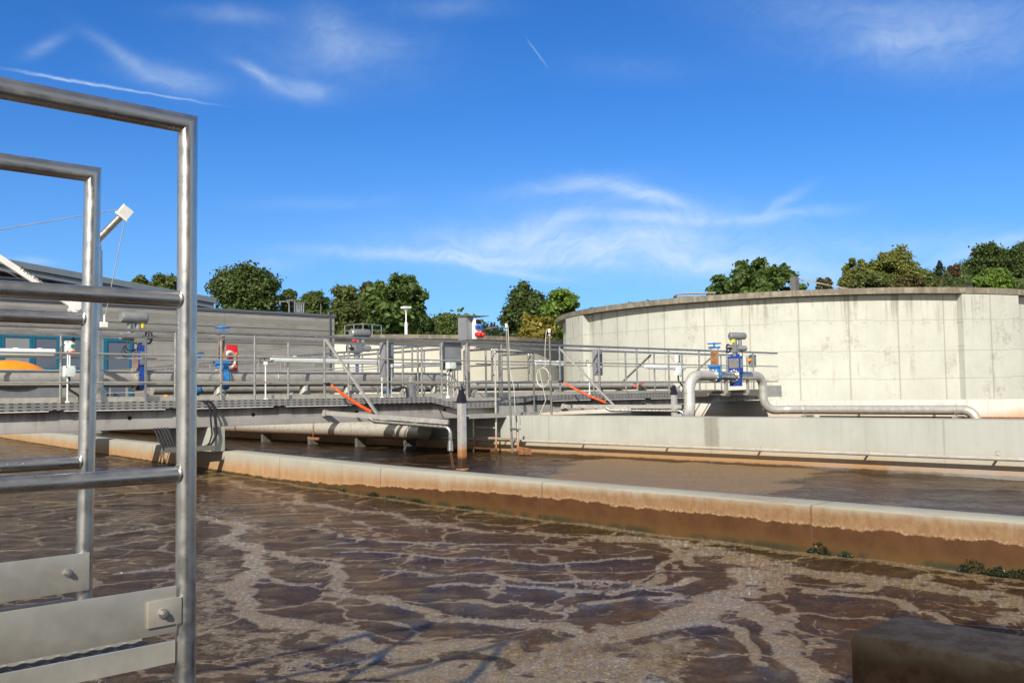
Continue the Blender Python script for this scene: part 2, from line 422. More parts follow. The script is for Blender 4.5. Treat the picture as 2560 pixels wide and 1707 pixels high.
def ex_far(g, p, c, big, mid, st, fine):
    x, y, z = g.sep(p)
    s2 = g.noise(g.vm('MULTIPLY', p, (5, 16, .5)), 1, 5, .65)
    c = g.mix(g.mul(g.ss(s2, .5, .75), .35), c, (.27, .25, .195))
    f = g.ss(g.add(z, g.mul(g.sub(s2, .5), .30)), .12, .40, 1, 0)
    c = g.mix(g.mul(f, .75), c, (.42, .315, .18))
    f2 = g.ss(g.add(z, g.mul(g.sub(s2, .5), .10)), .07, .20, 1, 0)
    c = g.mix(g.mul(f2, .8), c, (.30, .15, .06))
    f3 = g.ss(g.add(z, g.mul(g.sub(mid, .5), .05)), .015, .05, 1, 0)
    c = g.mix(f3, c, (.06, .035, .015))
    wet = g.mul(g.ss(g.m('ABSOLUTE', g.add(g.sub(y, 8.95), g.mul(g.sub(mid, .5), .14))), .10, .17, 1, 0), g.ss(z, .15, .32))
    c = g.mix(g.mul(wet, .55), c, (.16, .14, .11))
    c = g.mix(g.mul(g.ss(g.m('ABSOLUTE', g.sub(g.m('FRACT', g.mul(g.add(y, .3), .27)), .5)), .002, .005, 1, 0), .4), c, (.17, .15, .12))
    # blue grey cast of weathered patches to the right
    c = g.mix(g.mul(g.ss(y, 5.5, 8, .5, 0), g.ss(big, .4, .65)), c, (.36, .355, .335))
    return c
concrete('concrete_channel', (0.374, 0.377, 0.334), extra=ex_far, streak=.15, blot=.12)
TC = Vector((44.77, 25.92, 0)); TR = 12.36; TTOP = 5.15
def ex_tank(g, p, c, big, mid, st, fine):
    x, y, z = g.sep(p)
    an = g.m('ARCTAN2', g.sub(y, TC.y), g.sub(x, TC.x))
    au = g.mul(an, 1 / R_(8.9)); fr = g.m('FRACT', g.add(au, .31)); idx = g.m('FLOOR', g.add(au, .31))
    hsh = g.m('FRACT', g.mul(g.m('SINE', g.mul(idx, 12.9)), 43.7))
    wobv = g.mul(g.sub(mid, .5), .010)
    vj = g.ss(g.m('ABSOLUTE', g.sub(g.add(fr, wobv), .5)), .010, .022, 1, 0)
    zz = g.add(z, g.mul(hsh, .10))
    hj = None
    for lv in (1.62, 2.72, 3.95):
        k = g.ss(g.m('ABSOLUTE', g.sub(g.add(zz, g.mul(wobv, .5)), lv)), .008, .022, 1, 0); hj = k if hj is None else g.mx(hj, k)
    c = g.mix(g.mul(hsh, .10), c, (.40, .365, .275))
    c = g.mix(g.mul(vj, .45), c, (.20, .16, .10)); c = g.mix(g.mul(hj, .42), c, (.22, .195, .14))
    cell = g.noise(g.vm('MULTIPLY', p, (.9, .9, .6)), 1.0, 6, .74)
    sp = g.mul(g.ss(cell, .54, .66), g.ss(g.noise(p, 7, 5, .7), .42, .58))
    c = g.mix(g.mul(sp, .5), c, (.23, .20, .135))
    dr = g.noise(g.vm('MULTIPLY', p, (3.5, 3.5, .35)), 1, 5, .65)
    c = g.mix(g.mul(g.mul(g.ss(dr, .57, .70), g.ss(big, .45, .6)), .5), c, (.28, .24, .165))
    th = g.vor(g.comb(g.mul(an, 17), 0.0, g.mul(zz, 0.0)), 1.6, rnd=.25)
    tie = g.ss(g.vm('LENGTH', g.comb(g.mul(g.sub(g.m('FRACT', g.mul(au, 3.0)), .5), .62), g.sub(zz, 3.84), 0.0)), .028, .045, 1, 0)
    tie = g.mx(tie, g.ss(g.vm('LENGTH', g.comb(g.mul(g.sub(g.m('FRACT', g.mul(au, 3.0)), .5), .62), g.sub(zz, 2.9), 0.0)), .020, .035, 1, 0))
    c = g.mix(g.mul(tie, .5), c, (.28, .25, .18))
    rim = g.ss(z, TTOP - 1.9, TTOP - .3); c = g.mix(g.mul(g.mul(rim, g.ss(dr, .50, .66)), .6), c, (.19, .17, .125))
    return c
concrete('concrete_tank', (0.472, 0.475, 0.416), extra=ex_tank, streak=.10, blot=.08)
def ex_rim(g, p, c, big, mid, st, fine):
    s2 = g.noise(g.vm('MULTIPLY', p, (6, 6, .6)), 1, 4, .65)
    c = g.mix(g.mul(g.ss(s2, .42, .66), .7), c, (.13, .115, .085))
    return g.mix(g.mul(g.ss(g.noise(p, 3, 5), .5, .65), .4), c, (.40, .36, .27))
concrete('concrete_rim', (0.218, 0.188, 0.145), extra=ex_rim, streak=.5, blot=.3)
concrete('concrete_buttress', (0.611, 0.585, 0.531), streak=.25, blot=.14)
concrete('concrete_low_tank', (.60, .575, .475), streak=.15, blot=.06)
concrete('concrete_pale', (0.325, 0.320, 0.310), streak=.35, blot=.18)
def ex_bld(g, p, c, big, mid, st, fine):
    x, y, z = g.sep(p)
    bz = g.mul(g.sub(z, .9), 1 / .2); row = g.m('FLOOR', bz)
    h = g.m('FRACT', g.mul(g.m('SINE', g.mul(row, 7.31)), 91.7))
    top = g.ss(z, 3.40, 3.44)
    c = g.mix(g.mul(g.mul(h, .8), g.add(.35, g.mul(top, .65))), c, (.17, .17, .15))
    c = g.mix(g.mul(g.ss(g.m('FRACT', bz), .0, .10, 1, 0), .28), c, (.16, .16, .145))
    for lv in (3.45, 4.09):
        c = g.mix(g.mul(g.ss(g.m('ABSOLUTE', g.sub(z, lv)), .012, .03, 1, 0), .85), c, (.05, .05, .045))
    gr = g.noise(g.vm('MULTIPLY', p, (.9, .9, 7)), 1, 6, .7)
    c = g.mix(g.mul(g.ss(gr, .48, .66), .6), c, (.15, .15, .13))
    c = g.mix(g.mul(g.ss(g.m('ABSOLUTE', g.sub(g.m('FRACT', g.mul(x, .2)), .5)), .002, .005, 1, 0), .5), c, (.12, .12, .11))
    return c
concrete('concrete_board', (0.305, 0.295, 0.277), extra=ex_bld, streak=.22, blot=.12)
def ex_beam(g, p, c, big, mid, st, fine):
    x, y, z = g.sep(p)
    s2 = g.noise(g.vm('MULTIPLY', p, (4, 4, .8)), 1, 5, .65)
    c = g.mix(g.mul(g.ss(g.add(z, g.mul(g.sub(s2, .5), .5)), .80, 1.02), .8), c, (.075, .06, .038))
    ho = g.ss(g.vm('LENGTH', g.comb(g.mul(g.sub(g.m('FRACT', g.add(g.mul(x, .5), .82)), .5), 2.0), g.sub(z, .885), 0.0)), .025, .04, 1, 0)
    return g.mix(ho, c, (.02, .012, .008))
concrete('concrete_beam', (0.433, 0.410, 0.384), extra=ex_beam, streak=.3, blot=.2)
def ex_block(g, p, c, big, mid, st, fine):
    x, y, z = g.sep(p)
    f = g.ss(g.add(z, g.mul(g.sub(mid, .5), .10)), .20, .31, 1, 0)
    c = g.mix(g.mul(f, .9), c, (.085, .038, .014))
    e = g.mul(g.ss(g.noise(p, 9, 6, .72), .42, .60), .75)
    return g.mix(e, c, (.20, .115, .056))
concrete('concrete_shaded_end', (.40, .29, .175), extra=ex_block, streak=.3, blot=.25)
concrete('concrete_hut', (0.394, 0.390, 0.378))

# ------------------------------------------------------------------ water
SC0, SC1 = 2.55, 3.6
def water_mat(name, near):
    m, g = newmat(name); p = g.pos(); x, y, z = g.sep(p)
    pf = g.comb(x, y, 0.0)
    w1 = g.vm('SCALE', g.vm('SUBTRACT', g.noise(pf, 1.1, 3, .55, col=True), (.5, .5, .5)), sc_=.9)
    w2 = g.vm('SCALE', g.vm('SUBTRACT', g.noise(pf, 6, 4, .6, col=True), (.5, .5, .5)), sc_=.14)
    w3 = g.vm('SCALE', g.vm('SUBTRACT', g.noise(pf, 30, 3, .6, col=True), (.5, .5, .5)), sc_=.03)
    q = g.vm('ADD', pf, g.vm('ADD', w1, g.vm('ADD', w2, w3)))
    n1 = g.noise(pf, .8, 3); n2 = g.noise(pf, 3.2, 4, .6); n3 = g.noise(pf, 22, 4, .65); n4 = g.noise(pf, 75, 3, .6)
    fine = g.add(g.mul(n3, .6), g.mul(n4, .4))
    bub = g.vor(g.vm('ADD', pf, w3), 62, 'F1'); bub2 = g.vor(pf, 150, 'F1')
    dome = g.add(g.m('SQRT', g.mx(g.sub(.36, g.mul(bub, bub)), 0.0)), g.mul(g.m('SQRT', g.mx(g.sub(.36, g.mul(bub2, bub2)), 0.0)), .4))
    if near:
        at = g.n('ShaderNodeAttribute', attribute_name='foam', attribute_type='GEOMETRY').outputs['Fac']
        e1 = g.vor(q, 1.15, 'DISTANCE_TO_EDGE'); e2 = g.vor(g.vm('ADD', q, (3.1, 7.7, 0)), 2.7, 'DISTANCE_TO_EDGE'); e3 = g.vor(g.vm('ADD', q, (9.1, 1.7, 0)), 6.5, 'DISTANCE_TO_EDGE')
        n9 = g.noise(pf, 9, 5, .68)
        l1 = g.m('SUBTRACT', 1.0, g.m('DIVIDE', e1, g.ss(n2, .30, .70, .02, .08)))
        l2 = g.mul(g.m('SUBTRACT', 1.0, g.m('DIVIDE', e2, g.ss(n2, .30, .70, .015, .075))), g.ss(n1, .44, .58))
        l3 = g.mul(g.m('SUBTRACT', 1.0, g.m('DIVIDE', e3, .10)), g.mul(g.ss(n9, .48, .62), .75))
        f = g.mx(g.mx(g.mul(l1, .95), g.mul(l2, .9)), g.mx(g.mul(l3, .8), g.mul(at, 1.05)))
        f = g.mx(f, 0.0); f = g.add(f, g.mul(g.add(f, .22), g.add(g.mul(g.sub(fine, .5), 1.0), g.mul(g.sub(n9, .5), 1.15))))
        hole = g.ss(g.vor(g.vm('ADD', pf, w2), 6.0, 'F1'), .16, .36, 1, 0)
        f = g.sub(f, g.mul(g.mul(hole, g.ss(n2, .38, .56)), .75))
        foam = g.ss(f, .46, .66)
        thin = g.mul(g.ss(g.add(g.mul(fine, .8), g.mul(n9, .6)), .72, .88), .30)
        foam = g.mx(foam, thin)
    else:
        nw = g.mul(g.sub(g.noise(pf, .9, 5, .6), .5), 2.2)
        scum = g.mul(g.ss(g.add(g.add(y, g.mul(x, -.36)), nw), SC0 - .35, SC0 + .35), g.ss(g.add(g.add(y, g.mul(x, -.62)), nw), SC1 + .4, SC1 - .4))
        scum = g.mul(scum, g.ss(x, 13.2, 13.3, 1, 0)); scum = g.mul(scum, g.ss(n2, .20, .42, .5, 1.0))
        f = g.add(g.mul(scum, 1.0), g.mul(g.sub(fine, .5), .7))
        foam = g.mul(g.ss(f, .30, .75), .9)
        st = g.noise(g.vm('MULTIPLY', pf, (2.6, 1.1, 1)), 1, 6, .68)
        foam = g.mx(foam, g.mul(g.mul(g.ss(st, .52, .66), g.ss(fine, .46, .56)), .75))
        e1 = g.ss(x, 12.35, 12.75, 0, 1)
        foam = g.mx(foam, g.mul(g.mul(e1, g.ss(fine, .5, .6)), g.ss(x, 13, 13.1, 1, 0)))
    wc = g.mix(g.ss(n2, .35, .65), (.028, .0135, .0040), (.056, .0275, .0070))
    wc = g.mix(g.mul(g.ss(fine, .52, .68), .55), wc, (.115, .064, .022))
    fc = g.mix(g.ss(n3, .3, .7), (.215, .155, .078) if near else (.20, .130, .066), (.32, .25, .135) if near else (.29, .195, .105))
    if near: fc = g.mix(g.mul(g.ss(bub, .30, .48), .55), fc, (.13, .075, .035)); fc = g.mix(g.mul(g.ss(bub, .05, .16, 1, 0), .5), fc, (.50, .40, .27))
    c = g.mix(foam, wc, fc)
    if not near: c = g.mix(foam, g.mix(g.ss(n2, .35, .65), (.016, .008, .003), (.040, .019, .006)), fc)
    # ripples on the open water, small packed bubbles on the foam
    sw = g.noise(g.vm('MULTIPLY', g.vm('ADD', pf, g.vm('SCALE', w1, sc_=.4)), (1, 1, 1)), 7 if near else 4.0, 4, .6)
    rip = g.noise(g.vm('ADD', pf, w2), 34 if near else 15, 5, .68)
    hw = g.add(g.mul(sw, .9), g.mul(rip, .75))
    b1 = g.bump(hw, .9 if near else .8, .05 if near else .05)
    hb = g.add(g.mul(dome, .55), g.mul(n3, .35))
    b2 = g.bump(g.mul(hb, foam), .8, .012, b1)
    ro = g.ss(foam, 0, 1, .10, .24 if near else .55)
    g.pbr(c, ro, 0, b2, **{'IOR': 1.33, 'Coat Weight': g.mul(foam, .6 if near else .0), 'Coat Roughness': .06, 'Coat Normal': b2}); M[name] = m
water_mat('aerated_water', True); water_mat('channel_water', False)

def waves(x, y, amp, lam0, n, seed):
    r = np.random.default_rng(seed); h = np.zeros_like(x)
    for i in range(n):
        lam = lam0 * (.35 + 1.5 * r.random()); a = r.random() * 6.283; k = 6.283 / lam
        ph = r.random() * 6.283
        wob = .8 * np.sin(x * r.uniform(.5, 1.3) + y * r.uniform(-1.2, 1.2) + r.random() * 6)
        h += lam * np.sin(k * (x * math.cos(a) + y * math.sin(a)) + ph + wob)
    return h / n * amp / lam0
def poly_dist(px, py, line):
    best = np.full_like(px, 1e9)
    for (x0, y0), (x1, y1) in zip(line[:-1], line[1:]):
        dx, dy = x1 - x0, y1 - y0; l2 = dx * dx + dy * dy + 1e-9
        t = np.clip(((px - x0) * dx + (py - y0) * dy) / l2, 0, 1)
        best = np.minimum(best, np.hypot(px - x0 - t * dx, py - y0 - t * dy))
    return best
def grid_water(name, xs, ys, hfun, mat, foam=None, side=0):
    X_, Y_ = np.meshgrid(xs, ys, indexing='ij'); Z_ = hfun(X_, Y_)
    fm = foam(X_, Y_) if foam else None
    if fm is not None: Z_ = Z_ + .013 * np.clip(fm, 0, 1)
    nx, ny = X_.shape
    me = bpy.data.meshes.new(name)
    v = np.stack([X_, Y_, Z_], -1).reshape(-1, 3)
    i = np.arange(nx - 1)[:, None] * ny + np.arange(ny - 1)[None, :]
    fq = np.stack([i, i + ny, i + ny + 1, i + 1], -1).reshape(-1, 4)
    if side:
        cx, cy = v[fq[:, 0], 0], v[fq[:, 0], 1]; fq = fq[(cx < XMf(cy) + .2) if side < 0 else (cx > XMf(cy) + .1)]
    me.vertices.add(len(v)); me.vertices.foreach_set('co', v.ravel())
    me.loops.add(fq.size); me.loops.foreach_set('vertex_index', fq.ravel())
    me.polygons.add(len(fq)); me.polygons.foreach_set('loop_start', np.arange(0, fq.size, 4)); me.polygons.foreach_set('loop_total', np.full(len(fq), 4))
    me.polygons.foreach_set('use_smooth', np.ones(len(fq), bool))
    if fm is not None:
        at = me.attributes.new('foam', 'FLOAT', 'POINT'); at.data.foreach_set('value', fm.ravel().astype(np.float32))
    me.materials.append(M[mat]); me.update(calc_edges=True); me.validate()
    o = bpy.data.objects.new(name, me); COL.objects.link(o); o['kind'] = 'structure'; return o
XF = 12.72                  # near face of the channel wall
WY = [.5, 5, 7, 9.5, 12, 14.5, 17, 21, 28, 36]; WX = [6.22, 6.20, 6.25, 6.36, 6.60, 6.82, 7.0, 7.35, 8.02, 8.85]
def XMf(y): return np.interp(y, WY, WX)     # near face of the low partition wall, which bends slightly
BANDS = [  # foam drifts on the near basin: points, half width (m), strength
 ([(430, 1095), (560, 1108), (700, 1145), (900, 1185), (1100, 1208), (1300, 1226), (1500, 1242)], .10, .75),
 ([(1400, 1235), (1550, 1248), (1700, 1272), (1850, 1298), (2050, 1335), (2200, 1360), (2400, 1395)], .16, 1.0),
 ([(450, 1180), (540, 1215), (600, 1258), (575, 1310), (558, 1350), (620, 1395), (700, 1422), (760, 1455), (840, 1490)], .09, 1.0),
 ([(450, 1290), (500, 1380), (540, 1470), (600, 1520)], .28, .56), ([(460, 1140), (560, 1200), (520, 1250)], .28, .52), ([(450, 1440), (600, 1450), (760, 1480)], .22, .58),
 ([(640, 1262), (720, 1298), (790, 1324), (880, 1364), (1000, 1394), (1130, 1420), (1260, 1440), (1340, 1475)], .06, 1.1),
 ([(1000, 1396), (1150, 1424), (1250, 1440)], .10, .9),
 ([(590, 1332), (700, 1345), (790, 1330)], .03, .9), ([(780, 1262), (960, 1270), (1100, 1281), (1250, 1287), (1400, 1281), (1510, 1276)], .035, .95),
 ([(1000, 1335), (1180, 1327), (1300, 1345), (1420, 1352), (1560, 1340), (1640, 1322)], .045, 1.0),
 ([(1110, 1303), (1230, 1318), (1400, 1322), (1520, 1335), (1570, 1310), (1600, 1268), (1650, 1240)], .045, 1.0),
 ([(1270, 1387), (1380, 1376), (1500, 1366), (1650, 1376)], .045, 1.0), ([(1520, 1247), (1600, 1276), (1660, 1290)], .04, .9),
 ([(860, 1580), (1050, 1545), (1230, 1505), (1340, 1462), (1450, 1436), (1560, 1420), (1660, 1396), (1735, 1352), (1775, 1308)], .13, 1.15),
 ([(1240, 1545), (1400, 1520), (1530, 1490)], .26, .72), ([(700, 1545), (850, 1530), (1000, 1528)], .12, .9), ([(900, 1490), (1020, 1480), (1120, 1500)], .10, .9),
 ([(1770, 1325), (1880, 1352), (1990, 1332), (2150, 1312), (2352, 1350)], .055, 1.0), ([(1840, 1350), (1960, 1362), (2080, 1400), (2130, 1425)], .04, 1.0),
 ([(1700, 1385), (1790, 1450), (1880, 1500), (1980, 1570)], .085, 1.1), ([(1600, 1430), (1720, 1470), (1790, 1520)], .05, .9), ([(2240, 1410), (2300, 1400), (2400, 1420)], .05, .9),
 ([(215, 1226), (330, 1202), (460, 1190)], .06, .9), ([(-40, 1182), (200, 1160), (400, 1150)], .06, .7), ([(230, 1312), (400, 1290)], .05, .9), ([(205, 1142), (420, 1120)], .06, .8),
 ([(720, 1210), (900, 1235), (1100, 1246), (1280, 1250)], .035, .8), ([(880, 1300), (1000, 1310), (1110, 1300)], .03, .8)]
BL = [([tuple(W(x, y, Z=0).xy) for x, y in ln], hw, s) for ln, hw, s in BANDS]
def foam_map(x, y):
    wx = x + .10 * np.sin(2.3 * y + 1.1 * x) + .05 * np.sin(5.9 * y - 3.1 * x + 1) + .025 * np.sin(14 * y + 9 * x)
    wy = y + .10 * np.sin(2.0 * x - 1.4 * y) + .05 * np.sin(5.1 * x + 3.7 * y + 2) + .025 * np.sin(13 * x - 11 * y)
    f = np.zeros_like(x)
    for ln, hw, s in BL:
        dd = poly_dist(wx, wy, ln); f = np.maximum(f, s * np.exp(-(dd / (hw * 1.25)) ** 2))
    f = np.maximum(f, .8 * np.exp(-((XMf(y) - x) / .16) ** 2))
    return f
def near_h(x, y):
    rough = .55 + .75 * np.exp(-((x - 3.0) ** 2 + (y - 3.2) ** 2) / 3.0)
    return (waves(x, y, .030, .8, 14, 3) + waves(x, y, .014, .25, 16, 4)) * rough - .024
xs = np.concatenate([np.arange(-1.2, .9, .12), np.arange(.9, 6.60, .026), np.arange(6.62, 9.2, .06)])
ys = np.concatenate([np.arange(.55, 1.5, .06), np.arange(1.5, 8.5, .026), np.arange(8.5, 14, .05), np.arange(14, 35.6, .2)])
grid_water('basin_water', xs, ys, near_h, 'aerated_water', foam_map, -1)
def ch_h(x, y): return waves(x, y, .022, .55, 14, 9) - .01
grid_water('channel_water', np.arange(6.25, 13.0, .09), np.concatenate([np.arange(0, 20, .09), np.arange(20, 35.6, .4)]), ch_h, 'channel_water', None, 1)
grid_water('outer_channel_water', np.arange(13.2, 22.95, .25), np.arange(0, 35.6, .3), ch_h, 'channel_water')

# bubbles riding on the foam: small domes everywhere, a raft of big ones in the near drift
m, g = newmat('bubble_film')
fr = g.n('ShaderNodeFresnel', {'IOR': 1.75}).outputs[0]
gl = g.n('ShaderNodeBsdfGlossy', {'Color': (1, .96, .88, 1), 'Roughness': .05}); tp = g.n('ShaderNodeBsdfTransparent', {'Color': (.97, .93, .86, 1)}); df = g.n('ShaderNodeBsdfDiffuse', {'Color': (.42, .31, .18, 1)})
s1_ = g.n('ShaderNodeMixShader', {0: .03, 1: tp.outputs[0], 2: df.outputs[0]})
g.out(g.n('ShaderNodeMixShader', {0: g.mul(fr, .5), 1: s1_.outputs[0], 2: gl.outputs[0]}).outputs[0]); M['bubble_film'] = m
mb = MB(); rb_ = np.random.default_rng(21); cnt = 0
for _ in range(60):
    x = rb_.uniform(1.2, 6.2, 3000); y = rb_.uniform(1.3, 9.5, 3000)
    f_ = foam_map(x, y); h_ = near_h(x, y) + .013 * np.clip(f_, 0, 1); D_ = x * .68 + y * .73
    keep = (rb_.random(3000) < np.clip(f_ - .35, 0, 1) * .9 * np.clip(5.5 / D_, .25, 1) ** 1.0)
    for xx, yy, hh, dd_ in zip(x[keep], y[keep], h_[keep], D_[keep]):
        r0 = rb_.uniform(.005, .013) * (1 + max(0, dd_ - 4) * .16); mb.sphere((xx, yy, hh + .0005), r0, 10, 5, 1, 1, 1, True); cnt += 1
    if cnt > 2600: break
m, g = newmat('bubble_glint')
g.out(g.n('ShaderNodeMixShader', {0: .085, 1: g.n('ShaderNodeBsdfTransparent').outputs[0], 2: g.n('ShaderNodeBsdfGlossy', {'Color': (1, .97, .9, 1), 'Roughness': .06}).outputs[0]}).outputs[0]); M['bubble_glint'] = m
o = struct('foam_bubbles', mb, 'bubble_glint', 'stuff', angle=80)
mb = MB()
for i in range(260):
    u = rb_.random(); pxx, pyy = rb_.uniform(1150, 1580), rb_.normal(1492, 26)
    if pyy > 1560 or pyy < 1430: continue
    w_ = W(pxx, pyy, Z=0); r0 = rb_.choice([.007, .010, .013, .017, .022, .030], p=[.34, .28, .2, .12, .045, .015])
    h_ = float(near_h(np.array(w_.x), np.array(w_.y))) + .012; mb.sphere((w_.x, w_.y, h_ - r0 * .1), r0, 16, 8, 1, 1, .62, True)
struct('large_bubbles', mb, 'bubble_film', 'stuff', angle=80)
def PX(p):                                   # world point -> photo pixel (2352 wide), for working out where members meet
    c = RM.transposed() @ (Vector(p) - Vector((0, 0, CAMZ)))
    return ((1280 + c.x / -c.z * F) / K, (853.5 - c.y / -c.z * F) / K)
def on_line(a, b, px):                       # point on segment a-b that appears at horizontal pixel px
    a = Vector(a); b = Vector(b); lo, hi = 0.0, 1.0; s = 1 if PX(b)[0] > PX(a)[0] else -1
    for _ in range(40):
        mid = (lo + hi) / 2
        if (PX(a.lerp(b, mid))[0] - px) * s < 0: lo = mid
        else: hi = mid
    return a.lerp(b, lo)

# ------------------------------------------------------------------ ground and basin walls
plain('gravel_ground', (.22, .20, .16), .95, 0, .3, 3)
mb = MB()
for (x0, y0, x1, y1) in ((-900, -900, 1800, .5), (-900, 35.5, 1800, 2600), (-900, .5, -1.2, 35.5), (23.2, .5, 1800, 35.5)):
    o = mb.verts([(x0, y0, .5), (x1, y0, .5), (x1, y1, .5), (x0, y1, .5)]); mb.face((o, o + 1, o + 2, o + 3))
struct('ground', mb, 'gravel_ground', smooth=False)
mb = MB(); mb.bb((-1.4, .45, -1.2), (22.9, .5, .496)); mb.bb((-1.4, 35.5, -1.2), (22.9, 35.6, .496)); mb.bb((-1.25, .5, -1.2), (-1.2, 35.5, .496))
single('basin_edge_wall', mb, 'concrete_pale', 'raw concrete edge wall around the basins, level with the ground', 'wall', (10, .5, 0))

mb = MB(); pr = [(0, -1.2), (0, .304), (.006, .317), (.020, .324), (.322, .324), (.335, .317), (.34, .304), (.34, -1.2)]
rows = []
for y in [.52] + list(np.arange(1.5, 35.2, 1.0)) + [35.48]: rows.append(mb.verts([(float(XMf(y)) + a, y, z) for a, z in pr]))
for a, b in zip(rows[:-1], rows[1:]):
    for j in range(8): mb.face((a + j, b + j, b + (j + 1) % 8, a + (j + 1) % 8))
mb.face([rows[0] + j for j in range(8)]); mb.face([rows[-1] + j for j in range(8)][::-1])
single('partition_wall', mb, 'concrete_partition', 'low concrete partition wall stained rust and dark brown above the foaming water', 'wall', (6.9, 14, 0))
mb = MB(); mb.bevbox((XF, .52, -1.2), (XF + .66, 35.48, .735), .012)
single('channel_wall', mb, 'concrete_channel', 'pale concrete channel wall with a thin pipe along its foot and orange stains at the water', 'wall', (XF + .33, 14, 0))
mb = MB(); mb.bevbox((19.0, .52, -1.2), (19.34, 35.48, .324), .02)
single('outer_partition_wall', mb, 'concrete_partition', 'low concrete wall behind the channel wall, carrying the second bridge pier', 'wall', (19.17, 14, 0))
def ex_outer(g, p, c, big, mid, st, fine):
    x, y, z = g.sep(p)
    f = g.ss(g.add(z, g.add(g.mul(g.sub(st, .5), .25), g.mul(g.ss(y, 6.5, 9, .22, 0), -1))), .30, .66, 1, 0)
    c = g.mix(g.mul(f, .85), c, (.47, .26, .10))
    return g.mix(g.ss(g.add(z, g.mul(g.sub(st, .5), .12)), .10, .34, 1, 0), c, (.16, .07, .025))
concrete('concrete_outer', (.57, .56, .50), extra=ex_outer, streak=.35, blot=.12)
mb = MB(); mb.bevbox((22.75, .52, -1.2), (23.2, 35.48, .888), .015)
single('outer_wall', mb, 'concrete_outer', 'long pale concrete wall below the big tank, rust stained behind the silver pipe', 'wall', (22.97, 14, 0))
mb = MB()
bm_p = [Vector((3.10, 1.56, -1)), Vector((3.20, 1.66, -1)), Vector((3.48, 1.66, -1)), Vector((3.52, 1.62, -1)), Vector((3.52, .5, -1)), Vector((3.10, .5, -1))]
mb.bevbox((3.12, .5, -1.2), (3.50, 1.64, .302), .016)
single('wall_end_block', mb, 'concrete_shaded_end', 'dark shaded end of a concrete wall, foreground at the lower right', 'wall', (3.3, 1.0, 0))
# unseen hut, added to cast the shade over the wall end and near water
t = thing('added_shade_hut', 'plain concrete hut added to shade the wall end, out of the picture to the right', 'hut', (.2, -2, .5))
part('wall', MB().bb((-.9, -3.6, .5), (1.15, -.42, 2.95)), 'concrete_hut', t)
part('roof', MB().bb((-1.0, -3.7, 2.955), (1.25, -.32, 3.05)), 'roof_metal', t)
part('door', MB().bb((-.905, -2.6, .52), (-.93, -1.7, 2.3)), 'teal_frame', t)

# algae tufts where the partition wall meets the foam
def algae(px, py, w, h):
    y0 = 6.0
    for _ in range(12): XM = float(XMf(y0)); y0 = W(px, py, X=XM).y
    mb = MB(); r = random.Random(int(px))
    for i in range(int(130 + 900 * w)):
        a = (r.random() - .5) * 2; hh = (1 - abs(a) ** 1.5) * r.random() ** 1.3
        c = Vector((XM - .006 - .03 * r.random() * (1 - hh * .6), y0 + a * w + r.gauss(0, .008), hh * h - .004)); s_ = r.uniform(.004, .011)
        u = Vector((r.gauss(0, 1), r.gauss(0, 1), r.gauss(0, 1))).normalized(); v = u.orthogonal().normalized()
        o = mb.verts([c - u * s_, c - v * s_ * .6, c + u * s_, c + v * s_ * .6, c + u.cross(v) * s_ * .5]); mb.face((o, o + 1, o + 4)); mb.face((o + 1, o + 2, o + 4)); mb.face((o + 2, o + 3, o + 4)); mb.face((o + 3, o, o + 4))
    return mb, (XM - .01, y0, 0)
for i, (px, py, w, h, lb) in enumerate([
    (1883, 1254, .085, .085, 'wet black algae tuft at the wall foot, peaked, beside the small one'), (1945, 1266, .05, .03, 'tiny dark algae tuft just right of the peaked one on the wall foot'),
    (2240, 1296, .10, .085, 'widest dark algae tuft on the brown wall foot near the right edge'), (2296, 1303, .05, .055, 'round dark algae tuft right of the widest one'),
    (2352, 1315, .12, .06, 'dark algae tuft cut off by the right edge of the photo'),
    (860, 1142, .10, .05, 'green black algae tuft at the wall foot left of the middle'), (790, 1132, .06, .035, 'small algae tuft left of the one below the orange stain'),
    (905, 1150, .18, .03, 'long low algae fringe at the wall foot'), (960, 1160, .14, .03, 'ragged algae fringe further right along the wall foot'),
    (1070, 1176, .16, .022, 'flat algae fringe below the square steel column')]):
    mb, lc = algae(px, py, w, h); single('algae_clump', mb, 'algae', lb, 'algae', lc, 'algae tufts on the partition wall')

# guide pipe along the foot of the channel wall
def wallrun(name, x, y0, y1, z, r, mat, brk, label, cat):
    t = thing(name, label, cat, (x, (y0 + y1) / 2, z))
    part('pipe', MB().tube([(x, y0, z), (x, y1, z)], r, 10), mat, t)
    for y in brk:
        xw = x + .155
        part('bracket', MB().bar((x + r * .6, y, z), (xw - .004, y, z + .02), .02, .03).bb((xw - .010, y - .03, z - .02), (xw - .001, y + .03, z + .10)).sphere((xw - .014, y, z + .05), .011, 8, 5), mat, t)
    return t
gz = W(1660, 1037, X=XF - .15).z
ys_ = [W(px, 1030, X=XF - .15).y for px in (1332, 1525, 1738, 1985, 2283)]
ys_.append(2 * ys_[0] - ys_[1] + .2); ys_.append(ys_[-1] + 1.9)
wallrun('wall_pipe', XF - .155, 2.0, 15.6, .255, .026, 'pipe_pale', ys_, 'thin steel pipe on brackets along the foot of the pale channel wall', 'pipe')
wallrun('wall_pipe', 22.75 - .155, 2.0, 12.5, .47, .02, 'rusty_iron', [7.4, 5.2, 9.6, 11.5], 'thin rusty pipe low on the far wall beyond the silver pipe end', 'pipe')

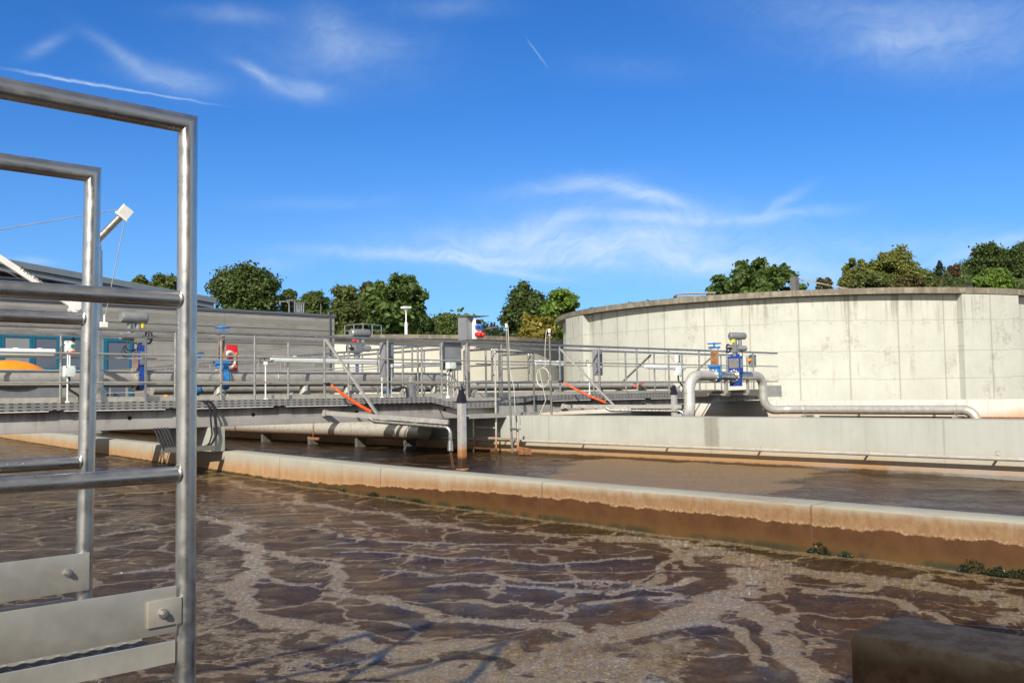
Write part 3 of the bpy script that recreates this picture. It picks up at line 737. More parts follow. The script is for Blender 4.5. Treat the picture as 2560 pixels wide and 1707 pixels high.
# ------------------------------------------------------------------ foreground platform and its two railings
Y1, Y2 = 1.977, 2.588; PXX = .868; TZ = 1.757
t = thing('steel_platform', 'steel grating platform edge in front, lower left, wavy bearing bars', 'platform', (.2, 2.3, .6))
part('side_channel', MB().bb((-1.6, Y1 - .006, .595), (PXX - .02, Y1 + .004, .64)).bb((-1.6, Y1 + .004, .595), (PXX - .02, Y1 + .05, .601)).bb((-1.6, Y2 - .004, .595), (PXX - .02, Y2 + .006, .64)).bb((-1.6, Y2 - .05, .595), (PXX - .02, Y2 - .004, .601)), 'stainless_plate', t)
mb = MB()
nb = 17
for i in range(nb):                           # bearing bars along X with a wavy anti slip top
    y = Y1 + .03 + i * (Y2 - Y1 - .06) / (nb - 1)
    pts = []; n = 420
    for k in range(n + 1):
        x = -1.55 + (PXX + 1.5) * k / n; pts.append((x, .634 + .0016 * math.sin(x * 190)))
    o = len(mb.v)
    for (x, z) in pts:
        for dy in (-.0015, .0015): mb.v.append((x, y + dy, .606)); mb.v.append((x, y + dy, z))
    for k in range(n):
        a = o + 4 * k; b = a + 4
        mb.face((a, b, b + 1, a + 1)); mb.face((a + 2, a + 3, b + 3, b + 2)); mb.face((a + 1, b + 1, b + 3, a + 3))
for i in range(70):
    x = -1.5 + i * .0335
    if x < PXX - .06: mb.bb((x, Y1 + .012, .618), (x + .004, Y2 - .012, .630))
part('grating', mb, 'galvanised', t, smooth=False)
part('leg', MB().tube([(PXX - .10, Y2 - .02, -.9), (PXX - .10, Y2 - .02, .594)], .024, 14), 'rod_dark', t)
def frame(name, Yp, r, label, posts):
    t = thing(name, label, 'railing', (PXX, Yp, .64))
    x0 = -2.2; xt, xb = (.872, .873) if Yp < 2.2 else (.879, .866)     # the end posts lean out a touch
    px_ = lambda z: xb + (xt - xb) * (z - .6) / (TZ - .6)
    part('top_rail', MB().tube([(x0, Yp, TZ), (xt, Yp, TZ), (px_(TZ - .05), Yp, TZ - .05)], r, 28, False), 'stainless_near', t, angle=30)
    zb = -.05 if Yp < 2.2 else .60
    part('post', MB().tube([(px_(TZ - .05), Yp, TZ - .05), (px_(zb), Yp, zb)], r, 28), 'stainless_near', t)
    part('post', MB().tube([(x0 + .8, Yp, TZ - r), (x0 + .8, Yp, .55)], r, 28), 'stainless_near', t)
    for z in (1.367, .99):
        xm = px_(z); part('mid_rail', MB().tube([(x0, Yp, z), (xm - r * .55, Yp, z)], r * .80, 22).torus((xm - r * .93, Yp, z), (1, 0, 0), r * .80, .003, 24, 6), 'stainless_near', t)
    return t
t1 = frame('platform_railing', Y1, .0212, 'big steel tube railing end in the left foreground, near side of the platform', 1)
t2 = frame('platform_railing', Y2, .0212, 'steel tube railing end just behind the big one, far side of the platform', 1)
def toe(t, Yp, x1, tab):
    ts = 1 if Yp < 2.2 else -1
    yy = Yp - .012 if tab else Yp - .024
    pl = part('toe_plate', MB().bevbox((-2.2, yy - .003, .660), (x1, yy, .757), .0012), 'stainless_plate', t)
    if tab:
        tb = part('mounting_tab', MB().bevbox((x1 - .062, yy - .0075, .678), (PXX - .012, yy - .0035, .733), .0012), 'stainless_plate', pl, loc=(x1, yy, .7))
        bx, bz = x1 - .030, .704
    else: bx, bz = x1 - .052, .710
    b = MB(); yb = yy - (.0075 if tab else .003)
    b.tube([(bx, yb, bz), (bx, yb - .002, bz)], .0105, 20); b.tube([(bx, yb - .002, bz), (bx, yb - .0095, bz)], .0078, 6); b.tube([(bx, yb - .0095, bz), (bx, yb - .0125, bz)], .0045, 14)
    part('bolt', b, 'stainless', pl, loc=(bx, yb, bz))
toe(t1, Y1, PXX - .022, True); toe(t2, Y2, PXX + .004, False)

# ------------------------------------------------------------------ bridge
YB, YF = 14.20, 15.62
t = thing('pipe_bridge', 'long concrete footbridge crossing the basins, weathered side beam with cable tray', 'bridge', (10, 14.9, .7))
prof = lambda x, y0, y1: [Vector((x, y0, .70)), Vector((x, y1, .70)), Vector((x, y1, .98)), Vector((x, y0, .98))]
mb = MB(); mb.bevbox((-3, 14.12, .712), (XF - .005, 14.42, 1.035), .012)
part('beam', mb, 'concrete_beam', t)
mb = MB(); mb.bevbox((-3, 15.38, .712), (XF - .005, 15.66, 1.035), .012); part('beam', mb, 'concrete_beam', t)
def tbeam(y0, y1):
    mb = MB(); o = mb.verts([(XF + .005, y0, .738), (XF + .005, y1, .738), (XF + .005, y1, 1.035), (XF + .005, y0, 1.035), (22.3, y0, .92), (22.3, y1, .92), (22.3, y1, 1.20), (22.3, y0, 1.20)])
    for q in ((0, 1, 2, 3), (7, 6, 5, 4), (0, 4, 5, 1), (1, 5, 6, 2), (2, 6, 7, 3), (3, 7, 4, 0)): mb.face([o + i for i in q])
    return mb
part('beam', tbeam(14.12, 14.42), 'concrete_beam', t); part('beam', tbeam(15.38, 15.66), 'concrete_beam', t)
part('deck', MB().bb((-3, 14.10, 1.037), (XF, 15.70, 1.10)).bb((XF, 14.16, 1.037), (22.28, 15.70, 1.10)), 'galvanised', t)
part('deck_edge', MB().bb((-3, 15.66, 1.102), (13.0, 15.70, 1.21)).bb((13.4, 15.66, 1.102), (22.9, 15.70, 1.21)), 'stainless_plate', t)
part('end_plate', MB().bb((22.3, 14.05, .985), (23.35, 14.10, 1.30)).bb((22.3, 14.10, .985), (23.35, 15.7, 1.0)), 'galvanised', t)
# perforated cable tray with its drop at the ladder, and the pale drip edge
mb = MB()
zs = [(-3, 1.075), (11.0, 1.075), (11.55, .955), (12.75, .955), (13.6, 1.075), (19.0, 1.085)]
for (xa, za), (xb, zb) in zip(zs[:-1], zs[1:]):
    o = mb.verts([(xa, 14.02, za - .055), (xa, 14.10, za - .055), (xa, 14.10, za + .055), (xa, 14.02, za + .055), (xb, 14.02, zb - .055), (xb, 14.10, zb - .055), (xb, 14.10, zb + .055), (xb, 14.02, zb + .055)])
    for q in ((0, 1, 2, 3), (7, 6, 5, 4), (0, 4, 5, 1), (1, 5, 6, 2), (2, 6, 7, 3), (3, 7, 4, 0)): mb.face([o + i for i in q])
part('cable_tray', mb, 'cable_tray', t, smooth=False)
mb = MB(); r = random.Random(4); x = -2.5
while x < 18.5:
    w = r.uniform(.9, 1.5); zc = 1.008 if not 11 < x + w / 2 < 13.4 else .885
    if not (10.4 < x + w and x < 13.6): part('drip_edge', MB().box((x + w / 2, 14.06, zc), (w, .075, .011), Matrix.Rotation(r.uniform(-.006, .006), 3, 'Y')), 'white_paint', t, loc=(x + w / 2, 14.06, zc), smooth=False)
    x += w + r.uniform(.12, .5)
# piers
XM = 6.84
part('pier', MB().bevbox((W(487, 985, Y=13.98).x, 13.98, .326), (W(517, 985, Y=13.98).x, 15.9, .709), .012), 'concrete_channel', t)
part('pier', MB().bevbox((19.03, 14.06, .326), (19.31, 15.9, .845), .012), 'concrete_pale', t)
part('lower_beam', MB().bb((13.42, 14.42, .60), (17.3, 14.56, .69)), 'galvanised', t)

def railing(name, pts, posts, label, zb=1.10, heights=(2.205, 1.835, 1.415), group=None, over=(0, 0), r=.0242):
    """straight handrail from pts[0] to pts[1]; posts = fractions along the run"""
    a, b = Vector(pts[0]), Vector(pts[1]); d = (b - a).normalized()
    t = thing(name, label, 'railing', (*((a + b) / 2).xy, zb), group)
    dz = (b.z - a.z)
    A = a - d * over[0]; B = b + d * over[1]
    h = heights
    part('top_rail', MB().tube([(A.x, A.y, h[0]), (B.x, B.y, h[0])], r, 14).sphere((A.x, A.y, h[0]), r * .98, 12, 8).sphere((B.x, B.y, h[0]), r * .98, 12, 8), 'stainless', t)
    for z in h[1:]: part('mid_rail', MB().tube([(A.x, A.y, z), (B.x, B.y, z)], r * .62, 10), 'stainless_dull', t)
    proto = None
    for f in posts:
        p = a.lerp(b, f)
        if proto is None:
            proto = part('post', MB().tube([(p.x, p.y, zb), (p.x, p.y, h[0] - r * .6)], r * .88, 12).bb((p.x - .045, p.y - .045, zb), (p.x + .045, p.y + .045, zb + .012)), 'stainless', t, loc=(p.x, p.y, zb))
        else:
            c = proto.copy(); COL.objects.link(c); c.parent = t; c.location = Vector((p.x, p.y, zb)) - wloc(t)
    return t
xs_n = [7.42 - 1.335 * k for k in range(1, 8)][::-1] + [W(px, 775, Y=YB).x for px in (585, 745, 890, 1014)] + [12.0, 12.93]
xa, xb = -2.2, 23.42
xr = [W(px, 800, Y=YB).x for px in (1285, 1375, 1462, 1535, 1605)] + [20.95, 22.2]
railing('bridge_railing', [(xa, YB, 0), (xb, YB, 0)], [(x - xa) / (xb - xa) for x in xs_n + xr if x > xa], 'long steel handrail on the near side of the concrete footbridge')
xf = [W(px, 790, Y=YF).x for px in (140, 335, 508, 662, 800, 925, 968)]
xf = [xf[0] - 1.3, xf[0] - 2.6] + xf
railing('bridge_railing', [(xa, YF, 0), (13.06, YF, 0)], [(x - xa) / (13.06 - xa) for x in xf if x > xa], 'handrail on the far side of the footbridge, left of the walkway junction, rounded free end')
xf2 = [13.75, 14.15] + [W(px, 800, Y=YF).x for px in (1362, 1436, 1502, 1566, 1640, 1655, 1715)]
railing('bridge_railing', [(13.45, YF, 0), (23.3, YF, 0)], [(x - 13.45) / 9.85 for x in xf2], 'handrail on the far side of the footbridge, in front of the big tank')
railing('walkway_railing', [(12.15, 15.7, 0), (12.15, 35.4, 0)], [.015, .025, .09, .16, .23, .30, .37, .44, .52, .60, .68, .76, .84, .92, 1], 'handrail running back towards the grey building, nearer side of the side walkway')
railing('walkway_railing', [(13.3, 15.9, 0), (13.3, 35.4, 0)], [.015, .07, .14, .20, .27, .34, .41, .48, .56, .64, .72, .80, .88, .94, 1], 'handrail running back towards the grey building, farther side of the side walkway')
t = thing('side_walkway', 'narrow walkway branching off the footbridge along the channel wall towards the building', 'walkway', (12.7, 22, .8))
part('slab', MB().bb((12.0, 15.72, .86), (13.5, 35.5, 1.09)), 'concrete_pale', t)
part('edge_strip', MB().bb((11.985, 15.72, 1.092), (12.03, 35.5, 1.20)), 'galvanised', t)

# ------------------------------------------------------------------ ladder with guard frame, and the two gates
LX = XF - .22
t = thing('basin_ladder', 'steel ladder down into the brown water below the footbridge, rusty at its foot', 'ladder', (LX, 14.3, 0))
yl = W(1088, 1035, X=LX).y; yr = W(1140, 1035, X=LX).y
part('rail', MB().tube([(LX, yl, -.5), (LX, yl, .84)], .021, 12), 'ladder_steel', t)
gx = W(1225, 808, Y=yr).x; gtop = 2.015
part('rail', MB().tube([(LX, yr, -.5), (LX, yr, gtop - .05)], .021, 12), 'ladder_steel', t)
part('guard_frame', MB().tube(fillet([(LX, yr, gtop - .05), (LX, yr, gtop), (gx, yr, gtop), (gx, yr, .80)], .03, 4), .021, 12).tube([(LX, yr, 1.40), (gx, yr, 1.40)], .016, 10).tube([(LX, yr, 1.10), (gx, yr, 1.10)], .016, 10), 'gate_steel', t)
for z in (.71, .50, .29, .08): part('rung', MB().bar((LX, yl - .015, z), (LX, yr + .015, z), .035, .028), 'ladder_steel', t)
part('wall_bracket', MB().bar((LX, yl - .3, .29), (LX, yr - .35, .29), .02, .045).bar((LX, yl - .3, .29), (XF, yl - .3, .29), .03, .03).bar((LX, yr - .35, .29), (XF, yr - .35, .29), .03, .03), 'ladder_steel', t)
part('landing_plate', MB().bb((11.75, 13.86, .745), (gx + .12, 14.10, .772)).bb((11.75, 13.84, .70), (gx + .12, 13.86, .79)), 'stainless_dull', t)
part('kick_plate', MB().bb((LX + .05, 13.99, .78), (gx + .6, 14.0, .93)), 'galvanised', t)

def gate(name, X, ya, yb, z0, z1, label, hinge_y):
    t = thing(name, label, 'gate', (X, hinge_y, z0))
    part('frame', MB().tube(fillet([(X, ya, z1 - .2), (X, ya, z1), (X, yb, z1), (X, yb, z0), (X, ya, z0), (X, ya, z1 - .21)], .03, 4), .0225, 12, False), 'gate_steel', t)
    part('mid_rail', MB().tube([(X, ya, (z0 + z1) / 2), (X, yb, (z0 + z1) / 2)], .016, 10), 'gate_steel', t)
    s = 1 if hinge_y > (ya + yb) / 2 else -1
    for z in (z0 + .1, z1 - .1):
        mb = MB()
        for k in range(4): mb.tube([(X, hinge_y + s * .035, z - .06 + k * .032), (X, hinge_y + s * .035, z - .036 + k * .032)], .022, 12)
        mb.bb((X - .01, min(hinge_y, hinge_y + s * .07), z - .035), (X + .01, max(hinge_y, hinge_y + s * .07), z + .035))
        part('hinge', mb, 'stainless_dull', t)
    return t
a = W(1066, 808, X=12.9); b = W(1130, 808, X=12.9)
gate('safety_gate', 12.9, a.y, b.y, 1.43, 2.10, 'left of the two small tube gates, swung open by the socket post', b.y)
gx2 = gx - .02; a = W(1148, 811, X=gx2); b = W(1214, 811, X=gx2)
gate('safety_gate', gx2, a.y, b.y, 1.41, 2.00, 'right of the two small tube gates, inside the ladder guard frame', b.y)

# guide rods with cable loops
def rod(b, tp, label, loop):
    t = thing('guide_rod', label, 'pole', b)
    b = Vector(b); tp = Vector(tp)
    part('rod', MB().tube([b, tp], .021, 12), 'rod_dark', t)
    part('end_cap', MB().tube([tp, tp + Vector((0, 0, .035))], .024, 12).sphere(tp + Vector((0, 0, .05)), .03, 12, 8).torus(tp - Vector((0, 0, .05)), (0, 0, 1), .022, .007), 'white_plastic', t)
    m_ = b.lerp(tp, .45)
    part('coupling', MB().tube([m_ - Vector((0, 0, .06)), m_ + Vector((0, 0, .06))], .028, 12), 'stainless', t)
    top = tp + Vector((0, 0, .06)); u = Vector((.4, -.9, 0)).normalized() * loop
    pts = [top, top + u * .03 + Vector((0, 0, .01)), top + u * .07 - Vector((0, 0, .05)), top + u * .10 - Vector((0, 0, .4))]
    c = top + u * .16 - Vector((0, 0, .93))
    pts += [top + u * .10 - Vector((0, 0, .72))]
    if abs(loop) > .9:
        for k in range(22): 
            an = math.pi / 2 + (2 * math.pi * 1.9) * k / 21; pts.append(c + u * (.14 * math.cos(an)) + Vector((.02 * k / 21, 0, .19 * math.sin(an))))
        pts += [c - u * .06 - Vector((0, 0, .45)), c + u * .12 - Vector((0, 0, .82)), c + u * .13 - Vector((0, 0, 1.05))]
    else:
        pts += [top + u * .14 - Vector((0, 0, .95)), top + u * .28 - Vector((0, 0, 1.2)), top + u * .32 - Vector((0, 0, 1.7))]
    part('cable', MB().tube(pts, .006, 6), 'cable_pale', t)
    return t
rt = rod(W(1177, 1040, X=12.34), W(1163, 752, X=12.34), 'dark leaning guide rod standing in the water beside the ladder, thin pale cable', .5)
z1 = .34
mb = MB()
bx = W(1190, 1040, X=12.36)
mb.tube([(12.36, bx.y, -.3), (12.36, bx.y, .62)], .024, 10)
part('guide_tube', mb, 'ladder_steel', rt); part('clamp', MB().bb((12.30, bx.y - .05, .47), (12.40, bx.y + .16, .51)), 'stainless', rt)
mb = MB()
for k in range(4): mb.tube([(12.36, bx.y - .02, .02 + k * .04), (12.36, bx.y - .36 + k * .01, .03 + k * .03)], .016, 8)
part('float_cage', mb, 'rusty_iron', rt)
rod(W(1267, 952, X=13.0), W(1262, 764, X=13.0), 'dark guide rod standing on the channel wall, with a coiled cable loop', -1.0)

# square steel columns with black caps
def column(x, y, ztop, label):
    t = thing('steel_column', label, 'column', (x, y, 0)); a = .052
    part('shaft', MB().bevbox((x - a, y - a, -.6), (x + a, y + a, ztop - .21), .006), 'column_steel', t)
    mb = MB(); o = mb.verts([(x + sx * r_, y + sy * r_, z) for (r_, z) in ((.062, ztop - .21), (.060, ztop - .19), (.026, ztop)) for sx, sy in ((-1, -1), (1, -1), (1, 1), (-1, 1))])
    for k in (0, 4):
        for j in range(4): mb.face((o + k + j, o + k + (j + 1) % 4, o + k + 4 + (j + 1) % 4, o + k + 4 + j))
    mb.face((o + 3, o + 2, o + 1, o)); mb.face((o + 8, o + 9, o + 10, o + 11)); part('cap', mb, 'black_plastic', t)
    part('foot_ring', MB().torus((x, y, .0), (0, 0, 1), .085, .022, 20, 8), 'brown_scum', t)
    return t
cb = W(1062, 1078, Z=0); column(cb.x, cb.y, 1.245, 'square steel column with black pyramid cap standing in the brown water, centre')
c2 = W(1549, 950, X=17.2); column(c2.x, c2.y, W(1549, 885, X=17.2).z, 'square steel column with black cap behind the channel wall, right of centre')

# spray arms: channel bar, strut, orange hose and water spout hung off the bridge
def spray_arm(sx, end, zpx, label, post_x, far=False, nozzle_px=None):
    s = Vector((sx, 14.1, .885)); e = Vector(end)
    t = thing('spray_arm', label, 'spray arm', s)
    d = (e - s).normalized(); side = d.cross(Vector((0, 0, 1))).normalized()
    part('arm', MB().bar(s, e, .05, .075).bar(s - d * .02, s + d * .05, .10, .11), 'stainless_dull', t)
    p0 = s.lerp(e, .42) - Vector((0, 0, .085)); p1 = e - Vector((0, 0, .085)) - d * .03
    pts = fillet([p0 + Vector((0, 0, .0)), p1 + d * .06, p1 + d * .06 - Vector((0, 0, .26))], .10, 8)
    part('spout_pipe', MB().tube([p0 - d * .1 + Vector((0, 0, .05)), *pts], .030, 14), 'stainless', t)
    n0 = pts[-1]
    part('nozzle', MB().tube([n0 + Vector((0, 0, .05)), n0 - Vector((0, 0, .01)), n0 - Vector((0, 0, .11))], 0, 16, True, [.034, .042, .048]), 'stainless', t)
    return t, s, e, n0
e1 = W(1030, 969, X=9.52)
t, s, e, n0 = spray_arm(8.69, e1, 0, 'grey spray arm reaching out from the bridge to the spout with falling water', 8.75)
q = on_line(s, e, 868); part('strut', MB().bar(Vector((8.77, 14.18, 2.16)), q + Vector((0, 0, .03)), .045, .035), 'stainless_dull', t)
h0 = W(760, 884, Y=14.10); h1 = on_line(s, e, 858) + Vector((0, 0, .05)); h1 = h0.lerp(h1, .95)
def hose(h0, h1, n=30, sag=.03, r=.022):
    mb = MB(); pts = []
    dd = (h1 - h0); u = dd.cross(Vector((0, 0, 1))).normalized(); w = u.cross(dd.normalized())
    for i in range(n * 8 + 1):
        f = i / (n * 8); an = 2 * math.pi * i / 8
        rr = r * (.5 + .5 * min(1, f * 3))
        pts.append(h0.lerp(h1, f) - Vector((0, 0, sag * math.sin(math.pi * f))) + (u * math.cos(an) + w * math.sin(an)) * rr)
    return mb.tube(pts, .0095, 5).tube([h0.lerp(h1, f) - Vector((0, 0, sag * math.sin(math.pi * f))) for f in (0, .25, .5, .75, 1)], r * .85, 8)
part('coil_hose', hose(h0, h1), 'orange_hose', t); part('hose_end', MB().tube([h1, h1.lerp(q, .5) , q + Vector((0, 0, .04))], .014, 8).tube([h0, h0 + Vector((-.06, 0, .03)), h0 + Vector((-.1, .05, .02))], .02, 8), 'cable_black', t)
jet = [n0 - Vector((0, 0, .10)), n0 + Vector((.015, -.01, -.25)), n0 + Vector((.04, -.02, -.42)), Vector((n0.x + .06, n0.y - .03, -.03))]
m, g = newmat('falling_water'); g.pbr((.16, .09, .045), .12, 0, g.bump(g.noise(g.vm('MULTIPLY', g.pos(), (60, 60, 9)), 1, 3), .8, .01), **{'Transmission Weight': .45, 'IOR': 1.33}); M['falling_water'] = m
single('water_jet', MB().tube(jet, 0, 8, True, [.022, .017, .013, .016]).tube([j + Vector((.014, -.012, 0)) for j in jet], 0, 6, True, [.010, .010, .009, .012]), 'falling_water', 'thin brown stream of water falling from the left spout', 'water jet', jet[-1])
e2 = W(1566, 934, X=15.55)
t, s, e, n0 = spray_arm(14.6, e2, 0, 'grey spray arm ending in a spout above the channel wall, right of the gates', 14.64)
q = on_line(s, e, 1410); part('strut', MB().bar(Vector((14.66, 14.18, 2.12)), q + Vector((0, 0, .03)), .045, .035), 'stainless_dull', t)
h0 = W(1294, 878, Y=14.10); h1 = h0.lerp(on_line(s, e, 1397) + Vector((0, 0, .06)), .95)
part('coil_hose', hose(h0, h1), 'orange_hose', t); part('hose_end', MB().tube([h1, h1.lerp(q, .5), q + Vector((0, 0, .04))], .014, 8).tube([h0, h0 + Vector((-.06, 0, .03)), h0 + Vector((-.1, .05, .02))], .02, 8), 'cable_black', t)
# two arms swung out on the far side
for (pt, pb, ha, hb, lb) in (((1495, 815), (1413, 893), (1482, 877), (1452, 890), 'spray arm on the far side of the bridge with a short orange hose'), ((1650, 806), (1555, 893), None, None, 'spray arm strut on the far side of the bridge behind the blue valves')):
    a = W(*pt, Y=YF + .03); b_ = W(*pb, Y=16.9); t = thing('spray_arm', lb, 'spray arm', b_)
    s = Vector((a.x, 15.72, .9)); part('arm', MB().bar(s, Vector((b_.x, b_.y, b_.z)) + (Vector((b_.x, b_.y, b_.z)) - s) * .5, .05, .07), 'stainless_dull', t)
    part('strut', MB().bar(a, b_, .045, .035), 'rod_dark', t)
    if ha: part('coil_hose', hose(W(*ha, Y=15.75), W(*hb, Y=16.3), 16, 0), 'orange_hose', t)
# ------------------------------------------------------------------ pipes and valves
def flange(mb, c, axis, r, th=.025, bolts=8):
    c = Vector(c); ax = Vector(axis).normalized(); mb.tube([c - ax * th / 2, c + ax * th / 2], r, 28)
    t = Vector((0, 0, 1)) if abs(ax.z) < .9 else Vector((1, 0, 0)); u = ax.cross(t).normalized(); w = ax.cross(u)
    for k in range(bolts):
        an = 2 * math.pi * (k + .5) / bolts; q = c + (u * math.cos(an) + w * math.sin(an)) * r * .86
        mb.tube([q - ax * (th / 2 + .018), q + ax * (th / 2 + .018)], .013, 6)
    return mb
def wheel(mb, c, axis, R, r=.012, spokes=4):
    c = Vector(c); ax = Vector(axis).normalized(); mb.torus(c, ax, R, r, 28, 8)
    t = Vector((0, 0, 1)) if abs(ax.z) < .9 else Vector((1, 0, 0)); u = ax.cross(t).normalized(); w = ax.cross(u)
    for k in range(spokes):
        an = 2 * math.pi * k / spokes + .4; mb.tube([c, c + (u * math.cos(an) + w * math.sin(an)) * R], r * .8, 6)
    mb.tube([c - ax * .02, c + ax * .03], .028, 10); return mb
def hand_valve(t, c, R, axis=(1, 0, 0), h=.75, col='valve_blue', wheel_r=.14, stem='dark'):
    """knife gate valve with yoke, stem and handwheel on a pipe of radius R; c = pipe centre"""
    c = Vector(c); ax = Vector(axis); sd = ax.cross(Vector((0, 0, 1))).normalized()
    v = part('gate_valve', MB().tube([c - ax * .045, c + ax * .045], R * 1.42, 28).box(c + Vector((0, 0, R * 1.5)), (.10 if ax.x else R * 2.3, R * 2.3 if ax.x else .10, R * 1.1)).box(c + Vector((0, 0, R * 2.05)), (.17 if ax.x else R * 2.6, R * 2.6 if ax.x else .17, .05)), col, t, loc=c)
    z0 = c.z + R * 2.1; z1 = c.z + h
    mb = MB()
    for s in (-1, 1): mb.tube([c + sd * s * R * .95 + Vector((0, 0, R * 2.0)), c + sd * s * R * .95 + Vector((0, 0, h - .03))], .013, 8)
    part('yoke_rod', mb, 'stainless', v, loc=c)
    part('gate_blade', MB().box(c + Vector((0, 0, (R * 2.1 + h - .09) / 2 + .0)), (.012 if ax.x else R * 1.7, R * 1.7 if ax.x else .012, max(.05, h - .09 - R * 2.1))), 'rusty_iron' if stem == 'dark' else 'rod_dark', v, loc=c)
    part('yoke_head', MB().box(c + Vector((0, 0, h - .02)), (.10 if ax.x else R * 2.5, R * 2.5 if ax.x else .10, .05)).tube([c + Vector((0, 0, h)), c + Vector((0, 0, h + .10))], .022, 10), col, v, loc=c)
    part('handwheel', wheel(MB(), c + Vector((0, 0, h + .08)), (0, 0, 1), wheel_r), col, v, loc=c)
    return v
def actuator(mbs, c, ax, s=1.0):
    """electric actuator, motor along ax"""
    c = Vector(c); ax = Vector(ax).normalized(); up = Vector((0, 0, 1))
    body, whl, yel = mbs
    body.box(c, (.15 * s, .15 * s, .18 * s)); body.tube([c - up * .18 * s, c - up * .05 * s], .06 * s, 14)
    body.tube([c + ax * .02 * s, c + ax * .26 * s], .062 * s, 16); body.tube([c + ax * .26 * s, c + ax * .28 * s], .052 * s, 16)
    body.tube([c + up * .05 * s, c + up * .21 * s], .05 * s, 12); body.tube([c + ax * .13 * s + up * .05 * s, c + ax * .13 * s + up * .2 * s], .04 * s, 12)
    m0 = c + up * .28 * s - ax * .13 * s; m1 = c + up * .28 * s + ax * .27 * s
    body.tube([m0, m0 + ax * .02 * s, m0 + ax * .2 * s, m0 + ax * .22 * s, m1 - ax * .03 * s, m1], 0, 18, True, [.072 * s, .088 * s, .088 * s, .080 * s, .080 * s, .06 * s])
    wheel(whl, c - ax * .17 * s, ax, .095 * s, .014 * s, 3); whl.tube([c - ax * .17 * s, c], .02 * s, 8)
    yel.tube([c + up * .13 * s - ax * .05 * s, c + up * .21 * s - ax * .05 * s], .054 * s, 12)

# main grey pipe on the far side of the bridge
PY, PZ, PR = 16.15, 1.515, .146
t = thing('main_pipe', 'big grey pipe lying along the footbridge with blue valves, elbow down at its right end', 'pipe', (6, PY, PZ))
ex = W(1046, 866, Y=PY).x
part('pipe', MB().tube([(-2, PY, PZ), *fillet([(-1.9, PY, PZ), (ex, PY, PZ), (ex, PY - .0, .4)], .38, 10)[1:-1], (ex, PY, .5)], PR, 32), 'stainless_dull', t)
mb = MB()
for px in (318, 632, 880): x = W(px, 866, Y=PY).x; mb.torus((x, PY, PZ), (1, 0, 0), PR, .008, 28, 6)
part('weld_seam', mb, 'stainless', t)
for px in (505, 700, 800, 930, 1000):
    x = W(px, 890, Y=PY).x
    part('pipe_support', MB().cone((x, PY, 1.10), (x, PY, PZ - PR * .8), .13, .09, 20), 'galvanised', t)
xv = W(318, 866, Y=PY).x
# electric knife valve, dark blue
v = part('electric_valve', MB().tube([(xv - .05, PY, PZ), (xv + .05, PY, PZ)], PR * 1.42, 28).box((xv, PY, PZ + .32), (.11, .36, .50)).box((xv, PY, PZ + .02), (.10, .40, .42)), 'valve_dark_blue', t, loc=(xv, PY, PZ))
part('flange', flange(flange(MB(), (xv - .07, PY, PZ), (1, 0, 0), PR * 1.35), (xv + .07, PY, PZ), (1, 0, 0), PR * 1.35), 'stainless', v, loc=(xv, PY, PZ))
part('inspection_plate', MB().bb((xv - .05, PY - .186, PZ + .16), (xv + .05, PY - .182, PZ + .46)).bb((xv - .062, PY - .13, PZ + .16), (xv - .057, PY + .13, PZ + .46)), 'stainless', v, loc=(xv, PY, PZ))
B, Wh, Ye = MB(), MB(), MB(); actuator((B, Wh, Ye), (xv - .02, PY - .02, PZ + .72), (-1, -.15, 0), 1.15)
part('actuator', B, 'actuator_grey', v, loc=(xv, PY, PZ)); part('handwheel', Wh, 'black_plastic', v, loc=(xv, PY, PZ)); part('signal_cap', Ye, 'yellow_plastic', v, loc=(xv, PY, PZ))
mb = MB()
for k in range(3): mb.tube(fillet([(xv - .2, PY - .1, PZ + .66), (xv - .3 - .04 * k, PY - .1, PZ + .5 - .05 * k), (xv - .1, PY - .12, PZ + .45 - .06 * k), (xv - .05, PY - .1, PZ + .62)], .08, 4), .009, 6)
part('cable', mb, 'cable_black', v, loc=(xv, PY, PZ))
hv = W(510, 866, Y=PY); hand_valve(t, (hv.x, PY, PZ), PR, h=.86, wheel_r=.13)
part('flange', flange(flange(MB(), (hv.x - .075, PY, PZ), (1, 0, 0), PR * 1.35), (hv.x + .075, PY, PZ), (1, 0, 0), PR * 1.35), 'stainless', t)

# smaller pipes behind, with their own hand valves
t = thing('branch_pipe', 'pale grey pipe behind the main pipe with small blue hand valves', 'pipe', (12, 18.6, 1.35))
xe = 12.0
part('pipe', MB().tube([(7.5, 18.6, 1.36), (14.5, 18.6, 1.36)], .11, 24), 'stainless_dull', t)
for px in (450, 885):
    x = W(px, 850, Y=18.6).x; hand_valve(t, (x, 18.6, 1.36), .10, h=.66 if px < 600 else .80, wheel_r=.15 if px < 600 else .10, stem='d')
for x in (8.4, 10.6, 13.0): part('pipe_support', MB().cone((x, 18.6, .9), (x, 18.6, 1.27), .10, .07, 18), 'galvanised', t)
t = thing('side_pipe', 'smooth pale steel pipe beyond the bridge deck, right of the two gates', 'pipe', (17, 16.6, 1.36))
part('pipe', MB().tube([(13.3, 16.6, 1.36), *fillet([(13.4, 16.6, 1.36), (21.6, 16.6, 1.36), (22.4, 16.6, .9)], .3, 6)[1:]], .115, 28), 'pipe_pale', t)
mb = MB()
for x in (15.6, 18.1, 19.6): mb.torus((x, 16.6, 1.36), (1, 0, 0), .115, .007, 24, 6)
part('weld_seam', mb, 'stainless_dull', t)
for x in (14.2, 16.9, 20.4): part('pipe_support', MB().bb((x - .06, 16.5, .7), (x + .06, 16.7, 1.27)), 'galvanised', t)
